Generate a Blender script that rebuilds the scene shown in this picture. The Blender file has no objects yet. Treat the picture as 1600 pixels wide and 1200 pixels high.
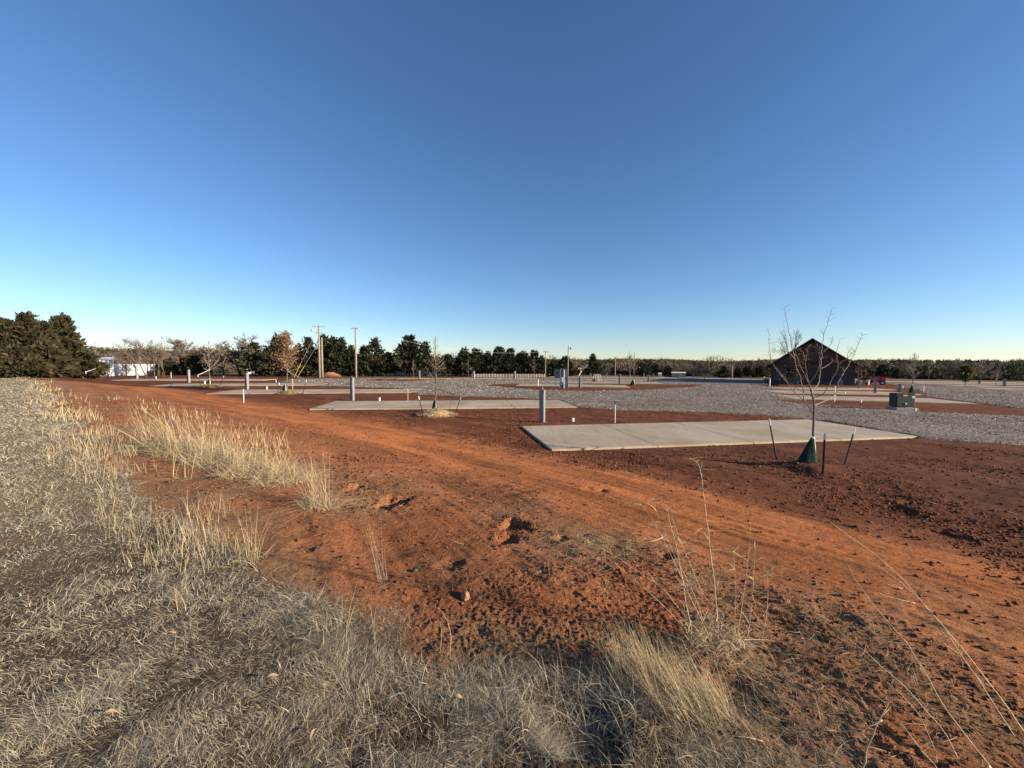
import bpy, math, random
import numpy as np
from mathutils import Vector, Matrix
random.seed(7); rng = np.random.default_rng(7)
S = bpy.context.scene
R = math.radians
# ------------------------------------------------------------------ camera
FPX, EYE = 601.0, 1.6
PITCH, ROLL = math.atan(32/FPX), R(0.40)
Fw = Vector((0, math.cos(PITCH), -math.sin(PITCH)))
U0 = Vector((0, math.sin(PITCH), math.cos(PITCH))); X0 = Vector((1, 0, 0))
Rt = X0*math.cos(ROLL) + U0*math.sin(ROLL)
Up = -X0*math.sin(ROLL) + U0*math.cos(ROLL)
cd = bpy.data.cameras.new('camera'); cam = bpy.data.objects.new('camera', cd)
S.collection.objects.link(cam); S.camera = cam
cd.sensor_width = 36; cd.lens = FPX/1600*36; cd.clip_start = 0.05; cd.clip_end = 9000
M = Matrix.Identity(4)
for i in range(3):
    M[i][0], M[i][1], M[i][2] = Rt[i], Up[i], -Fw[i]
M[2][3] = EYE
cam.matrix_world = M
# ------------------------------------------------------------------ light
SUN_AZ = R(18); SUN_EL = R(16)          # degrees behind the camera's right hand side
sd = Vector((math.cos(SUN_AZ)*math.cos(SUN_EL), -math.sin(SUN_AZ)*math.cos(SUN_EL), math.sin(SUN_EL)))
w = bpy.data.worlds.new('World'); S.world = w; w.use_nodes = True
nt = w.node_tree; bg = nt.nodes['Background']
sky = nt.nodes.new('ShaderNodeTexSky'); sky.sky_type = 'NISHITA'; sky.sun_disc = False
sky.sun_elevation = SUN_EL; sky.sun_rotation = math.atan2(sd.x, sd.y)
sky.altitude = 300; sky.air_density = 1.0; sky.dust_density = 0.0; sky.ozone_density = 4.2
hs = nt.nodes.new('ShaderNodeHueSaturation'); hs.inputs['Saturation'].default_value = 1.06
tn = nt.nodes.new('ShaderNodeMix'); tn.data_type = 'RGBA'; tn.blend_type = 'MULTIPLY'; tn.inputs[0].default_value = 1; tn.inputs[7].default_value = (1.07, 1.0, 1.03, 1)
nt.links.new(sky.outputs[0], hs.inputs['Color']); nt.links.new(hs.outputs[0], tn.inputs[6]); nt.links.new(tn.outputs[2], bg.inputs[0]); bg.inputs[1].default_value = 0.076
sl = bpy.data.lights.new('sun', 'SUN'); sl.energy = 5.0; sl.angle = R(0.5); sl.color = (1.0, 0.83, 0.62)
so = bpy.data.objects.new('sun', sl); S.collection.objects.link(so)
so.rotation_euler = sd.to_track_quat('Z', 'Y').to_euler()
S.view_settings.view_transform = 'Standard'; S.view_settings.look = 'None'
S.view_settings.exposure = 1.14; S.view_settings.gamma = 1
S.render.engine = 'CYCLES'
try:
    S.cycles.max_bounces = 5; S.cycles.diffuse_bounces = 2; S.cycles.transparent_max_bounces = 4
    S.cycles.use_adaptive_sampling = True
except Exception: pass

# ------------------------------------------------------------------ noise
def _h(ix, iy, s):
    n = (ix.astype(np.int64)*374761393 + iy.astype(np.int64)*668265263 + s*1442695041) & 0xffffffff
    n = ((n ^ (n >> 13))*1274126177) & 0xffffffff
    return ((n ^ (n >> 16)) & 0xffff)/65535.0
def vn(x, y, s=0):
    x = np.asarray(x, float); y = np.asarray(y, float)
    ix, iy = np.floor(x), np.floor(y); fx, fy = x-ix, y-iy
    fx = fx*fx*(3-2*fx); fy = fy*fy*(3-2*fy)
    a, b, c, d = _h(ix, iy, s), _h(ix+1, iy, s), _h(ix, iy+1, s), _h(ix+1, iy+1, s)
    return (a+(b-a)*fx) + ((c+(d-c)*fx)-(a+(b-a)*fx))*fy - .5
def fbm(x, y, o=4, s=0, g=.5):
    t = 0; a = 1; c, sn = math.cos(.6), math.sin(.6)
    for k in range(o):
        t = t + a*vn(x, y, s+k*17); a *= g
        x, y = (x*c-y*sn)*2.03, (x*sn+y*c)*2.03
    return t
def sstep(a, b, v):
    t = np.clip((v-a)/(b-a), 0, 1); return t*t*(3-2*t)
# ------------------------------------------------------------------ terrain
BX = np.array([-400, -140, -73, -32, -12.7, -6.45, -3.9, -2.46, -1.62, -.87, -.33, .16, 1.0, 2.0, 4, 8, 40, 400.])
BY = np.array([290, 103, 54.6, 26, 11, 6.15, 4.25, 3.15, 2.64, 2.17, 1.99, 1.88, 1.45, .9, -.6, -4, -32, -330.])
def edge_s(x, y):            # metres past the lawn's edge, towards the field
    return (y-np.interp(x, BX, BY))*.8
def h0(x, y):
    x = np.asarray(x, float); y = np.asarray(y, float)
    r = np.hypot(x, y); a = np.degrees(np.arctan2(x, y))
    z = -.8*sstep(0, 8, edge_s(x, y))
    z = z - 3.2*sstep(80, 135, np.hypot(.55*x, y))
    hill = np.interp(a, [-60, -45, -30, -10, 0, 15, 30, 40, 55], [27, 27, 26, 18, 17, 14, 12, 14, 12])
    z = z + (hill+3)*sstep(350, 1500, r)*(1+.35*fbm(a*.11, a*0+2, 3, 5)) + 4*fbm(x/260, y/260, 3, 9)*sstep(250, 700, r)
    return z
def ray(px, py):
    return (Rt*((px-800)/FPX) + Up*(-(py-600)/FPX) + Fw)
_tt = np.geomspace(.5, 3500, 2500)
def at(px, py):
    d = ray(px, py)
    z = EYE+d.z*_tt - h0(d.x*_tt, d.y*_tt)
    k = np.argmax(z < 0)
    if z[k] >= 0: k = len(_tt)-1
    a, b = _tt[max(k-1, 0)], _tt[k]
    for _ in range(30):
        m = (a+b)/2
        if EYE+d.z*m < h0(d.x*m, d.y*m): b = m
        else: a = m
    return Vector((d.x*b, d.y*b, float(h0(d.x*b, d.y*b))))
def at_d(px, py, dep):       # point on the pixel's ray at depth dep (metres along +Y)
    d = ray(px, py); return Vector((0, 0, EYE)) + d*(dep/d.y)
def polyseg(P, x, y):
    best = np.full(x.shape, 1e9); u = np.zeros(x.shape); v = np.zeros(x.shape); acc = 0
    for (ax, ay), (bx, by) in zip(P[:-1], P[1:]):
        dx, dy = bx-ax, by-ay; L = math.hypot(dx, dy)
        t = np.clip(((x-ax)*dx+(y-ay)*dy)/L/L, 0, 1)
        ex, ey = x-(ax+t*dx), y-(ay+t*dy); d = np.hypot(ex, ey)
        k = d < best; best = np.where(k, d, best); u = np.where(k, acc+t*L, u)
        v = np.where(k, np.sign(dx*ey-dy*ex)*d, v); acc += L
    return u, v
def poly_sd(P, x, y):        # signed distance, positive inside
    P = np.asarray(P, float); ins = np.zeros(x.shape, bool); best = np.full(x.shape, 1e9)
    for i in range(len(P)):
        ax, ay = P[i-1]; bx, by = P[i]
        dx, dy = bx-ax, by-ay; L2 = dx*dx+dy*dy+1e-12
        t = np.clip(((x-ax)*dx+(y-ay)*dy)/L2, 0, 1)
        best = np.minimum(best, np.hypot(x-ax-t*dx, y-ay-t*dy))
        with np.errstate(divide='ignore', invalid='ignore'):
            c = ((ay > y) != (by > y)) & (x < (bx-ax)*(y-ay)/(by-ay+1e-15)+ax)
        ins ^= c
    return np.where(ins, best, -best)
def pxpoly(L): return [tuple(at(*p)[:2]) for p in L]
TRACK = pxpoly([(1750, 985), (1450, 895), (1200, 835), (1000, 775), (850, 735), (700, 700), (560, 672), (420, 642), (300, 620), (220, 606), (120, 597)])
# gravel lanes (pixels of the photograph walked back onto the ground)
GRAV = [pxpoly([(455, 592), (600, 589.5), (700, 592), (900, 588.5), (985, 588), (1190, 592), (1230, 596), (1180, 603), (1120, 608), (1160, 613), (1125, 616), (1200, 624.5), (1240, 630), (1330, 636.5),
                (1440, 644), (1600, 651), (1800, 662), (1900, 720), (1600, 695), (1510, 691), (1435, 684), (1290, 657), (1160, 647), (1060, 643), (960, 641), (905, 637), (870, 624.5), (720, 619), (655, 617), (630, 607), (500, 603), (430, 597)]),
        pxpoly([(1120, 608), (1180, 603), (1215, 605), (1260, 609), (1212, 618), (1240, 622), (1250, 626), (1200, 624.5), (1125, 616)]),
        pxpoly([(1372, 596), (1430, 595), (1520, 601), (1700, 613), (1900, 640), (1850, 662), (1600, 640), (1530, 630), (1440, 619), (1440, 611), (1395, 602)])]
HOLES = [pxpoly([(752, 602), (800, 599.5), (985, 600), (1040, 601), (1100, 600.5), (1085, 605), (1000, 610), (900, 611.5), (830, 609)]),
         pxpoly([(565, 593.5), (660, 591.5), (700, 592.5), (700, 594), (640, 595.5), (575, 595)])]
PADS = {}
def rectpad(key, near_a, near_b, width):
    a, b = at(*near_a), at(*near_b); d = (b-a); d.z = 0; d.normalize()
    n = Vector((-d.y, d.x, 0)); PADS[key] = [a, b, b+n*width, a+n*width]
rectpad('first', (862, 703), (1435, 683), 4.0)
rectpad('second', (483, 640), (902, 636.5), 4.1)
rectpad('third', (322, 615.5), (652, 613.5), 4.2)
rectpad('fourth', (232, 603), (500, 602), 4.2)
rectpad('fifth', (170, 594), (410, 594.5), 4.2)
rectpad('rear_left', (620, 592.2), (700, 592.6), 4.0)
rectpad('rear_mid', (712, 592.3), (840, 591.6), 4.5)
rectpad('mid_first', (806, 602.8), (985, 605.5), 4.0)
rectpad('mid_second', (860, 598.0), (1040, 600.2), 4.0)
rectpad('mid_third', (915, 594.2), (1075, 596.2), 4.0)
rectpad('rear_far', (860, 589.8), (1060, 591.4), 5)
rectpad('right_first', (1243, 624), (1531, 631.5), 4.0)
rectpad('right_second', (1222, 614.5), (1450, 617.5), 3.6)
rectpad('right_third', (1228, 608.5), (1400, 609.5), 3.2)
rectpad('far_right_first', (1545, 608.0), (1800, 615), 3.4)
rectpad('far_right_second', (1490, 603.2), (1700, 607.5), 3.4)
rectpad('far_right_third', (1440, 599.5), (1660, 603), 3.4)
rectpad('lane_far', (1380, 596.6), (1640, 600.2), 5)
rectpad('rear_house', (1085, 591.5), (1180, 594.5), 5)

def pad_sd(x, y):
    b = np.full(x.shape, -1e9)
    for P in PADS.values(): b = np.maximum(b, poly_sd([(p.x, p.y) for p in P], x, y))
    return b
def grav_sd(x, y):
    b = np.full(x.shape, -1e9)
    for P in GRAV: b = np.maximum(b, poly_sd(P, x, y))
    for P in HOLES: b = np.minimum(b, -poly_sd(P, x, y))
    return b
PITS = [(at(905, 1130), .17, .10), (at(1150, 1075), .12, .05), (at(622, 783), .17, .13), (at(806, 820), .12, .10), (at(792, 842), .11, .08), (at(602, 792), .10, .06), (at(560, 764), .15, .06), (at(878, 842), .06, .04), (at(1040, 868), .07, .04),  # first dip is added to sink the bottom clumps into shade
        (at(1300, 960), .10, .03), (at(1400, 795), .35, .05), (at(930, 765), .16, .05), (at(1480, 830), .25, .05), (at(705, 880), .1, .03), (at(480, 850), .12, .03)]
MOUNDS = [(at(1275, 735), .85, .14, 'near'), (at(683, 651), .85, .34, 'mulch'), (at(450, 616), .9, .25, 'b'), (at(328, 606), .95, .25, 'c'), (at(517, 589.5), 1.9, 1.05, 'pile')]
def zones(x, y):
    s = edge_s(x, y) + .30*fbm(x*1.3, y*1.3, 3, 41) + .25*fbm(x*.35, y*.35, 2, 44)*np.clip(np.hypot(x, y)/4, 0, 3)
    g = 1-sstep(-.12, .16, s)
    u, v = polyseg(TRACK, x, y)
    wv = v + .35*fbm(x*.3, y*.3, 2, 77)
    t = (1-sstep(1.0, 1.9, np.abs(wv)))*(1-g)
    return s, g, u, v, t
def micro(x, y):
    r = np.hypot(x, y)
    s, g, u, v, t = zones(x, y)
    near = 1-sstep(60, 90, np.hypot(.6*x, y))
    z = .10*fbm(x*.22, y*.22, 3, 3)*sstep(1, 6, s)*(1-sstep(9, 14, s)) + .045*fbm(x*.9, y*.9, 3, 12)*(1-.75*t)
    rough = .35+1.1*sstep(-.05, .3, fbm(x*.45, y*.45, 3, 21)); rough = rough*(1-.45*sstep(.6, 1.4, x)*(1-sstep(3.5, 5, y)))
    sm = (1-.80*t)*(1-.4*g)
    c1 = fbm(x*6, y*6, 3, 31); c2 = vn(x*19+3, y*19, 33)
    rr = np.clip(rough-.3, 0, 2)
    z += sm*(rr*(.016*c1 + .010*np.clip(c2-.05, 0, 1)) + rough*(.013*np.abs(vn(x*34, y*34, 36)) + .010*vn(x*70, y*70, 35)) + .016*fbm(x*4, y*4, 2, 32))
    z += .012*fbm(x*3, y*3, 2, 38)*(1-t)
    # wheel-track and grader streaks run along the track and fade either side of it
    st = np.exp(-(v/4.5)**2)*(1-g)
    z += st*(.018*fbm(u*.5, v*8, 2, 51) + .014*vn(u*1.3, v*22, 52) + .010*vn(u*14, v*10, 54))
    z += .03*np.exp(-((np.abs(v+.2)-1.35)/.16)**2)*(1-g)*(.4+fbm(u*.6, v*0, 2, 57))
    # furrows further out in the raked soil
    a = .18; uu, vv = x*math.cos(a)+y*math.sin(a), -x*math.sin(a)+y*math.cos(a)
    z += .028*vn(uu*.35, vv*2.6, 61)*sstep(4, 9, s) + .018*fbm(uu*2.2, vv*4.5, 2, 63)*sstep(4, 8, s)
    z = z*near
    for p, rad, dep in PITS:
        d = np.hypot(x-p.x, (y-p.y)); d = d*(1+.8*fbm(x*9, y*9, 2, 88))
        z = z - dep*np.exp(-(d/rad)**4) + .10*dep*np.exp(-((d-1.5*rad)/(.45*rad))**2)*(.5+fbm(x*7, y*7, 2, 89))
    for p, rad, hh, _ in MOUNDS:
        d = np.hypot(x-p.x, y-p.y)/rad
        z = z + hh*np.exp(-(d*1.35)**2.3)*(1+.25*fbm(x*3, y*3, 2, 90))
    pd = pad_sd(x, y)
    z = np.where(pd > -.8, z*sstep(.05, .7, -pd) - .03*sstep(.4, 0, -pd), z)
    return z
def hd(x, y):
    x = np.atleast_1d(np.asarray(x, float)); y = np.atleast_1d(np.asarray(y, float))
    return h0(x, y)+micro(x, y)
def gz(x, y): return float(hd(x, y)[0])
def gat(px, py):
    p = at(px, py); p.z = gz(p.x, p.y); return p

# ------------------------------------------------------------------ mesh helpers
def mesh_np(name, V, F, smooth=False, cols=None, extra=None):
    V = np.asarray(V, np.float32); F = np.asarray(F, np.int32); k = F.shape[1]
    me = bpy.data.meshes.new(name); me.vertices.add(len(V)); me.vertices.foreach_set('co', V.ravel())
    me.loops.add(F.size); me.loops.foreach_set('vertex_index', F.ravel())
    me.polygons.add(len(F)); me.polygons.foreach_set('loop_start', np.arange(0, F.size, k, dtype=np.int32))
    me.polygons.foreach_set('loop_total', np.full(len(F), k, np.int32))
    if smooth: me.polygons.foreach_set('use_smooth', np.ones(len(F), bool))
    me.update(calc_edges=True)
    if cols is not None:
        a = me.color_attributes.new('tint', 'FLOAT_COLOR', 'POINT')
        c = np.ones((len(V), 4), np.float32); c[:, :3] = cols; a.data.foreach_set('color', c.ravel())
    return me
class MB:
    def __init__(s): s.v = []; s.f = []
    def add(s, v, f):
        b = len(s.v); s.v += [tuple(p) for p in v]; s.f += [tuple(i+b for i in q) for q in f]; return s
    def box(s, c, d, rz=0, rot=None):
        x, y, z = d[0]/2, d[1]/2, d[2]/2
        m = rot if rot is not None else Matrix.Rotation(rz, 3, 'Z')
        v = [Vector(c)+m @ Vector((i*x, j*y, k*z)) for i, j, k in ((-1,-1,-1),(1,-1,-1),(1,1,-1),(-1,1,-1),(-1,-1,1),(1,-1,1),(1,1,1),(-1,1,1))]
        return s.add(v, [(0,3,2,1),(4,5,6,7),(0,1,5,4),(1,2,6,5),(2,3,7,6),(3,0,4,7)])
    def tube(s, pts, rad, n=6, cap=True):
        pts = [Vector(p) for p in pts]; rad = rad if hasattr(rad, '__len__') else [rad]*len(pts)
        b = len(s.v); up = None
        for i, p in enumerate(pts):
            t = (pts[min(i+1, len(pts)-1)]-pts[max(i-1, 0)])
            t = t.normalized() if t.length > 1e-9 else Vector((0, 0, 1))
            a = t.orthogonal().normalized() if up is None else (up-t*up.dot(t)).normalized()
            up = a; c = t.cross(a)
            for k in range(n):
                q = 2*math.pi*k/n; s.v.append(tuple(p+(a*math.cos(q)+c*math.sin(q))*rad[i]))
        for i in range(len(pts)-1):
            for k in range(n):
                k2 = (k+1) % n; s.f.append((b+i*n+k, b+i*n+k2, b+(i+1)*n+k2, b+(i+1)*n+k))
        if cap:
            s.f.append(tuple(b+k for k in range(n))[::-1]); s.f.append(tuple(b+(len(pts)-1)*n+k for k in range(n)))
        return s
    def lathe(s, prof, n=10, c=(0, 0, 0)):
        return s.tube([(c[0], c[1], c[2]+z) for r, z in prof], [r for r, z in prof], n)
    def build(s, name, mat, parent=None, loc=None, smooth=False, bevel=0):
        us = sorted({i for f in s.f for i in f}); mp = {q: k for k, q in enumerate(us)}; s.v = [s.v[i] for i in us]; s.f = [tuple(mp[i] for i in f) for f in s.f]
        me = bpy.data.meshes.new(name); me.from_pydata(s.v, [], s.f); me.update()
        o = bpy.data.objects.new(name, me); S.collection.objects.link(o)
        if smooth: me.polygons.foreach_set('use_smooth', [True]*len(me.polygons))
        if mat: me.materials.append(mat)
        if parent: o.parent = parent
        if loc is not None: o.location = loc
        if bevel:
            m = o.modifiers.new('b', 'BEVEL'); m.width = bevel; m.segments = 2; m.limit_method = 'ANGLE'
        return o
def link(name, me, mat, parent=None, loc=None):
    o = bpy.data.objects.new(name, me); S.collection.objects.link(o)
    if mat and not me.materials: me.materials.append(mat)
    if parent: o.parent = parent
    if loc is not None: o.location = loc
    return o
def tag(o, label=None, cat=None, group=None, kind=None):
    if label: o['label'] = label
    if cat: o['category'] = cat
    if group: o['group'] = group
    if kind: o['kind'] = kind
    return o
def thing(name, loc, label, cat, group=None, rz=0):
    o = bpy.data.objects.new(name, None); S.collection.objects.link(o)
    o.location = loc; o.rotation_euler[2] = rz; o.empty_display_size = .2
    return tag(o, label, cat, group)
def copy_tree(o, parent=None):
    c = o.copy(); S.collection.objects.link(c); c.parent = parent
    for ch in [k for k in S.objects if k.parent == o]: copy_tree(ch, c)
    return c
# ------------------------------------------------------------------ materials
def mat(name, col=(.5, .5, .5), rough=.8, metal=0, var=0, vscale=8, bump=0, bscale=40, attr=False, transl=0, spec=.3, vcol=None):
    m = bpy.data.materials.new(name); m.use_nodes = True; n = m.node_tree; b = n.nodes['Principled BSDF']
    b.inputs['Roughness'].default_value = rough; b.inputs['Metallic'].default_value = metal
    b.inputs['Specular IOR Level'].default_value = spec
    b.inputs['Base Color'].default_value = (*col, 1)
    tc = n.nodes.new('ShaderNodeTexCoord'); out = None
    if attr:
        a = n.nodes.new('ShaderNodeAttribute'); a.attribute_name = 'tint'; out = a.outputs['Color']
    if var:
        t = n.nodes.new('ShaderNodeTexNoise'); t.inputs['Scale'].default_value = vscale; t.inputs['Detail'].default_value = 5
        n.links.new(tc.outputs['Object'], t.inputs['Vector'])
        r = n.nodes.new('ShaderNodeValToRGB'); r.color_ramp.elements[0].position = .3; r.color_ramp.elements[1].position = .7
        v2 = vcol or tuple(c*(1-var) for c in col); v1 = col if vcol else tuple(min(1, c*(1+var*.6)) for c in col)
        if attr: v2, v1 = (1-var,)*3, (1+var*.6,)*3
        r.color_ramp.elements[0].color = (*v2, 1); r.color_ramp.elements[1].color = (*v1, 1)
        n.links.new(t.outputs['Fac'], r.inputs['Fac'])
        if attr:
            mx = n.nodes.new('ShaderNodeMix'); mx.data_type = 'RGBA'; mx.blend_type = 'MULTIPLY'; mx.inputs[0].default_value = 1
            n.links.new(out, mx.inputs[6]); n.links.new(r.outputs[0], mx.inputs[7]); out = mx.outputs[2]
        else: out = r.outputs[0]
    if out is not None: n.links.new(out, b.inputs['Base Color'])
    if bump:
        t = n.nodes.new('ShaderNodeTexNoise'); t.inputs['Scale'].default_value = bscale; t.inputs['Detail'].default_value = 6
        n.links.new(tc.outputs['Object'], t.inputs['Vector'])
        bp = n.nodes.new('ShaderNodeBump'); bp.inputs['Strength'].default_value = bump; bp.inputs['Distance'].default_value = .02
        n.links.new(t.outputs['Fac'], bp.inputs['Height']); n.links.new(bp.outputs[0], b.inputs['Normal'])
    if transl:
        tr = n.nodes.new('ShaderNodeBsdfTranslucent'); mx = n.nodes.new('ShaderNodeMixShader'); mx.inputs[0].default_value = transl
        if out is not None: n.links.new(out, tr.inputs['Color'])
        else: tr.inputs['Color'].default_value = (*col, 1)
        n.links.new(b.outputs[0], mx.inputs[1]); n.links.new(tr.outputs[0], mx.inputs[2])
        n.links.new(mx.outputs[0], n.nodes['Material Output'].inputs['Surface'])
    return m
M_blade = mat('dry_blade', rough=.75, attr=True, transl=.25, spec=.2)
M_leaf = mat('leaf', rough=.8, attr=True, transl=.15, spec=.15)
M_needle = mat('needles', rough=.85, attr=True, transl=.08, spec=.1)
M_bark = mat('bark', (.16, .125, .10), .9, var=.4, vscale=25, bump=.5)
M_twig = mat('pale_twig', (.27, .22, .17), .85, var=.35, vscale=15)
M_barkdark = mat('dark_bark', (.085, .068, .055), .9, var=.4, vscale=4)
M_twigdark = mat('brown_twigs', (.15, .115, .09), .9, var=.3, vscale=2)
M_barkwhite = mat('white_bark', (.55, .50, .43), .85, var=.3, vscale=4)
M_conc = None
M_grey = mat('painted_grey_steel', (.185, .19, .20), .5, var=.06, vscale=6, spec=.5)
M_galv = mat('galvanised_steel', (.42, .42, .41), .5, metal=.2, var=.15, vscale=14)
M_black = mat('dark_steel', (.028, .024, .026), .5, var=.3, vscale=20)
M_white = mat('white_paint', (.80, .79, .76), .5, var=.08, vscale=5)
M_pvc = mat('white_pvc', (.82, .81, .78), .4)
M_brass = mat('brass_valve', (.30, .28, .12), .45, metal=.6, var=.2)
M_wood = mat('pine_stake', (.52, .40, .27), .85, var=.25, vscale=30)
M_pole = mat('weathered_pole_wood', (.28, .235, .175), .9, var=.25, vscale=3, bump=.3)
M_green = mat('dark_green_enamel', (.016, .032, .028), .5, var=.12, vscale=5)
M_bag = mat('green_bag_fabric', (.012, .036, .029), .9, spec=.1, var=.35, vscale=9, bump=.4, bscale=14)
M_bagpale = mat('pale_bag_panel', (.17, .30, .19), .6, var=.5, vscale=18, vcol=(.5, .56, .45))
M_sticker = mat('sticker', (.55, .58, .62), .5)
M_yellow = mat('yellow_guard', (.75, .50, .06), .5)
M_wire = mat('bright_wire', (.75, .76, .76), .35, metal=.3)
M_strap = mat('black_strap', (.05, .045, .04), .7)
M_strapw = mat('white_strap', (.75, .75, .72), .6)
M_red = mat('red_enamel', (.55, .02, .022), .35, spec=.5)
M_rubber = mat('rubber', (.02, .02, .02), .8)
M_glass = mat('dark_glass', (.02, .025, .03), .08, spec=.6)
M_brownw = mat('brown_wall_panel', (.095, .052, .038), .7, var=.1, vscale=3)
M_stonew = mat('dark_stone_wainscot', (.085, .075, .085), .85, var=.45, vscale=9, bump=.6, bscale=12)
M_trim = mat('dark_brown_trim', (.060, .036, .030), .6)
M_roof = mat('dark_roof_metal', (.040, .034, .034), .5, var=.1)
M_cord = mat('pale_fence_wood', (.50, .45, .38), .85, var=.2, vscale=3)
def whitepanel():
    m = mat('white_ribbed_metal', (.80, .79, .74), .45); n = m.node_tree; b = n.nodes['Principled BSDF']
    tc = n.nodes.new('ShaderNodeTexCoord'); wv = n.nodes.new('ShaderNodeTexWave'); wv.bands_direction = 'Z'; wv.inputs['Scale'].default_value = 2.2
    wv.inputs['Distortion'].default_value = 0.3
    n.links.new(tc.outputs['Object'], wv.inputs['Vector']); bp = n.nodes.new('ShaderNodeBump'); bp.inputs['Strength'].default_value = .7; bp.inputs['Distance'].default_value = .05
    n.links.new(wv.outputs['Fac'], bp.inputs['Height']); n.links.new(bp.outputs[0], b.inputs['Normal']); return m
M_ribbed = whitepanel()
def N(n, t, **k):
    x = n.nodes.new(t)
    for a, v in k.items():
        if a in x.inputs: x.inputs[a].default_value = v
        else: setattr(x, a, v)
    return x
def ground_mat():
    m = mat('red_clay_ground', rough=.95, attr=True, spec=.08); n = m.node_tree; b = n.nodes['Principled BSDF']
    tc = n.nodes.new('ShaderNodeTexCoord'); at_ = [k for k in n.nodes if k.bl_idname == 'ShaderNodeAttribute'][0]
    def noise(sc, det=6, rough=.6):
        t = n.nodes.new('ShaderNodeTexNoise'); t.inputs['Scale'].default_value = sc; t.inputs['Detail'].default_value = det; t.inputs['Roughness'].default_value = rough
        n.links.new(tc.outputs['Object'], t.inputs['Vector']); return t.outputs['Fac']
    def mul(c, f, lo, hi, p0=.3, p1=.7):
        r = n.nodes.new('ShaderNodeValToRGB'); r.color_ramp.elements[0].position = p0; r.color_ramp.elements[1].position = p1
        r.color_ramp.elements[0].color = (*lo, 1); r.color_ramp.elements[1].color = (*hi, 1); n.links.new(f, r.inputs[0])
        mx = n.nodes.new('ShaderNodeMix'); mx.data_type = 'RGBA'; mx.blend_type = 'MULTIPLY'; mx.inputs[0].default_value = 1
        n.links.new(c, mx.inputs[6]); n.links.new(r.outputs[0], mx.inputs[7]); return mx.outputs[2]
    c = at_.outputs['Color']
    c = mul(c, noise(1.1), (.80, .76, .74), (1.16, 1.12, 1.06))
    c = mul(c, noise(34, 4), (.70, .66, .64), (1.30, 1.30, 1.28))
    n.links.new(c, b.inputs['Base Color'])
    f1, f2 = noise(26, 8, .7), noise(120, 4, .7)
    a = n.nodes.new('ShaderNodeMath'); a.operation = 'MULTIPLY_ADD'; a.inputs[1].default_value = .35
    n.links.new(f2, a.inputs[0]); n.links.new(f1, a.inputs[2])
    bp = n.nodes.new('ShaderNodeBump'); bp.inputs['Strength'].default_value = 1.0; bp.inputs['Distance'].default_value = .04
    n.links.new(a.outputs[0], bp.inputs['Height']); n.links.new(bp.outputs[0], b.inputs['Normal'])
    return m
def gravel_mat():
    m = bpy.data.materials.new('crushed_limestone'); m.use_nodes = True; n = m.node_tree; b = n.nodes['Principled BSDF']
    b.inputs['Roughness'].default_value = .95; b.inputs['Specular IOR Level'].default_value = .1
    tc = n.nodes.new('ShaderNodeTexCoord')
    cols = []
    for sc in (26, 11):
        v = n.nodes.new('ShaderNodeTexVoronoi'); v.inputs['Scale'].default_value = sc
        n.links.new(tc.outputs['Object'], v.inputs['Vector']); sp = n.nodes.new('ShaderNodeSeparateColor'); n.links.new(v.outputs['Color'], sp.inputs[0])
        r = n.nodes.new('ShaderNodeValToRGB'); e = r.color_ramp.elements
        e[0].position = 0; e[0].color = (.04, .037, .032, 1); e[1].position = 1; e[1].color = (.54, .49, .41, 1)
        k = e.new(.5); k.color = (.20, .185, .16, 1); k = e.new(.8); k.color = (.28, .24, .21, 1)
        n.links.new(sp.outputs[0], r.inputs[0]); cols.append((r.outputs[0], v.outputs['Distance']))
    mx = n.nodes.new('ShaderNodeMix'); mx.data_type = 'RGBA'; mx.inputs[0].default_value = .45
    n.links.new(cols[0][0], mx.inputs[6]); n.links.new(cols[1][0], mx.inputs[7])
    t = n.nodes.new('ShaderNodeTexNoise'); t.inputs['Scale'].default_value = .45; t.inputs['Detail'].default_value = 4; n.links.new(tc.outputs['Object'], t.inputs['Vector'])
    r = n.nodes.new('ShaderNodeValToRGB'); r.color_ramp.elements[0].position = .35; r.color_ramp.elements[1].position = .65
    r.color_ramp.elements[0].color = (.84, .72, .64, 1); r.color_ramp.elements[1].color = (1.1, 1.08, 1.06, 1); n.links.new(t.outputs['Fac'], r.inputs[0])
    m2 = n.nodes.new('ShaderNodeMix'); m2.data_type = 'RGBA'; m2.blend_type = 'MULTIPLY'; m2.inputs[0].default_value = 1
    n.links.new(mx.outputs[2], m2.inputs[6]); n.links.new(r.outputs[0], m2.inputs[7]); n.links.new(m2.outputs[2], b.inputs['Base Color'])
    bp = n.nodes.new('ShaderNodeBump'); bp.inputs['Strength'].default_value = .9; bp.inputs['Distance'].default_value = .04; bp.invert = True
    n.links.new(cols[0][1], bp.inputs['Height']); n.links.new(bp.outputs[0], b.inputs['Normal'])
    return m
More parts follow.
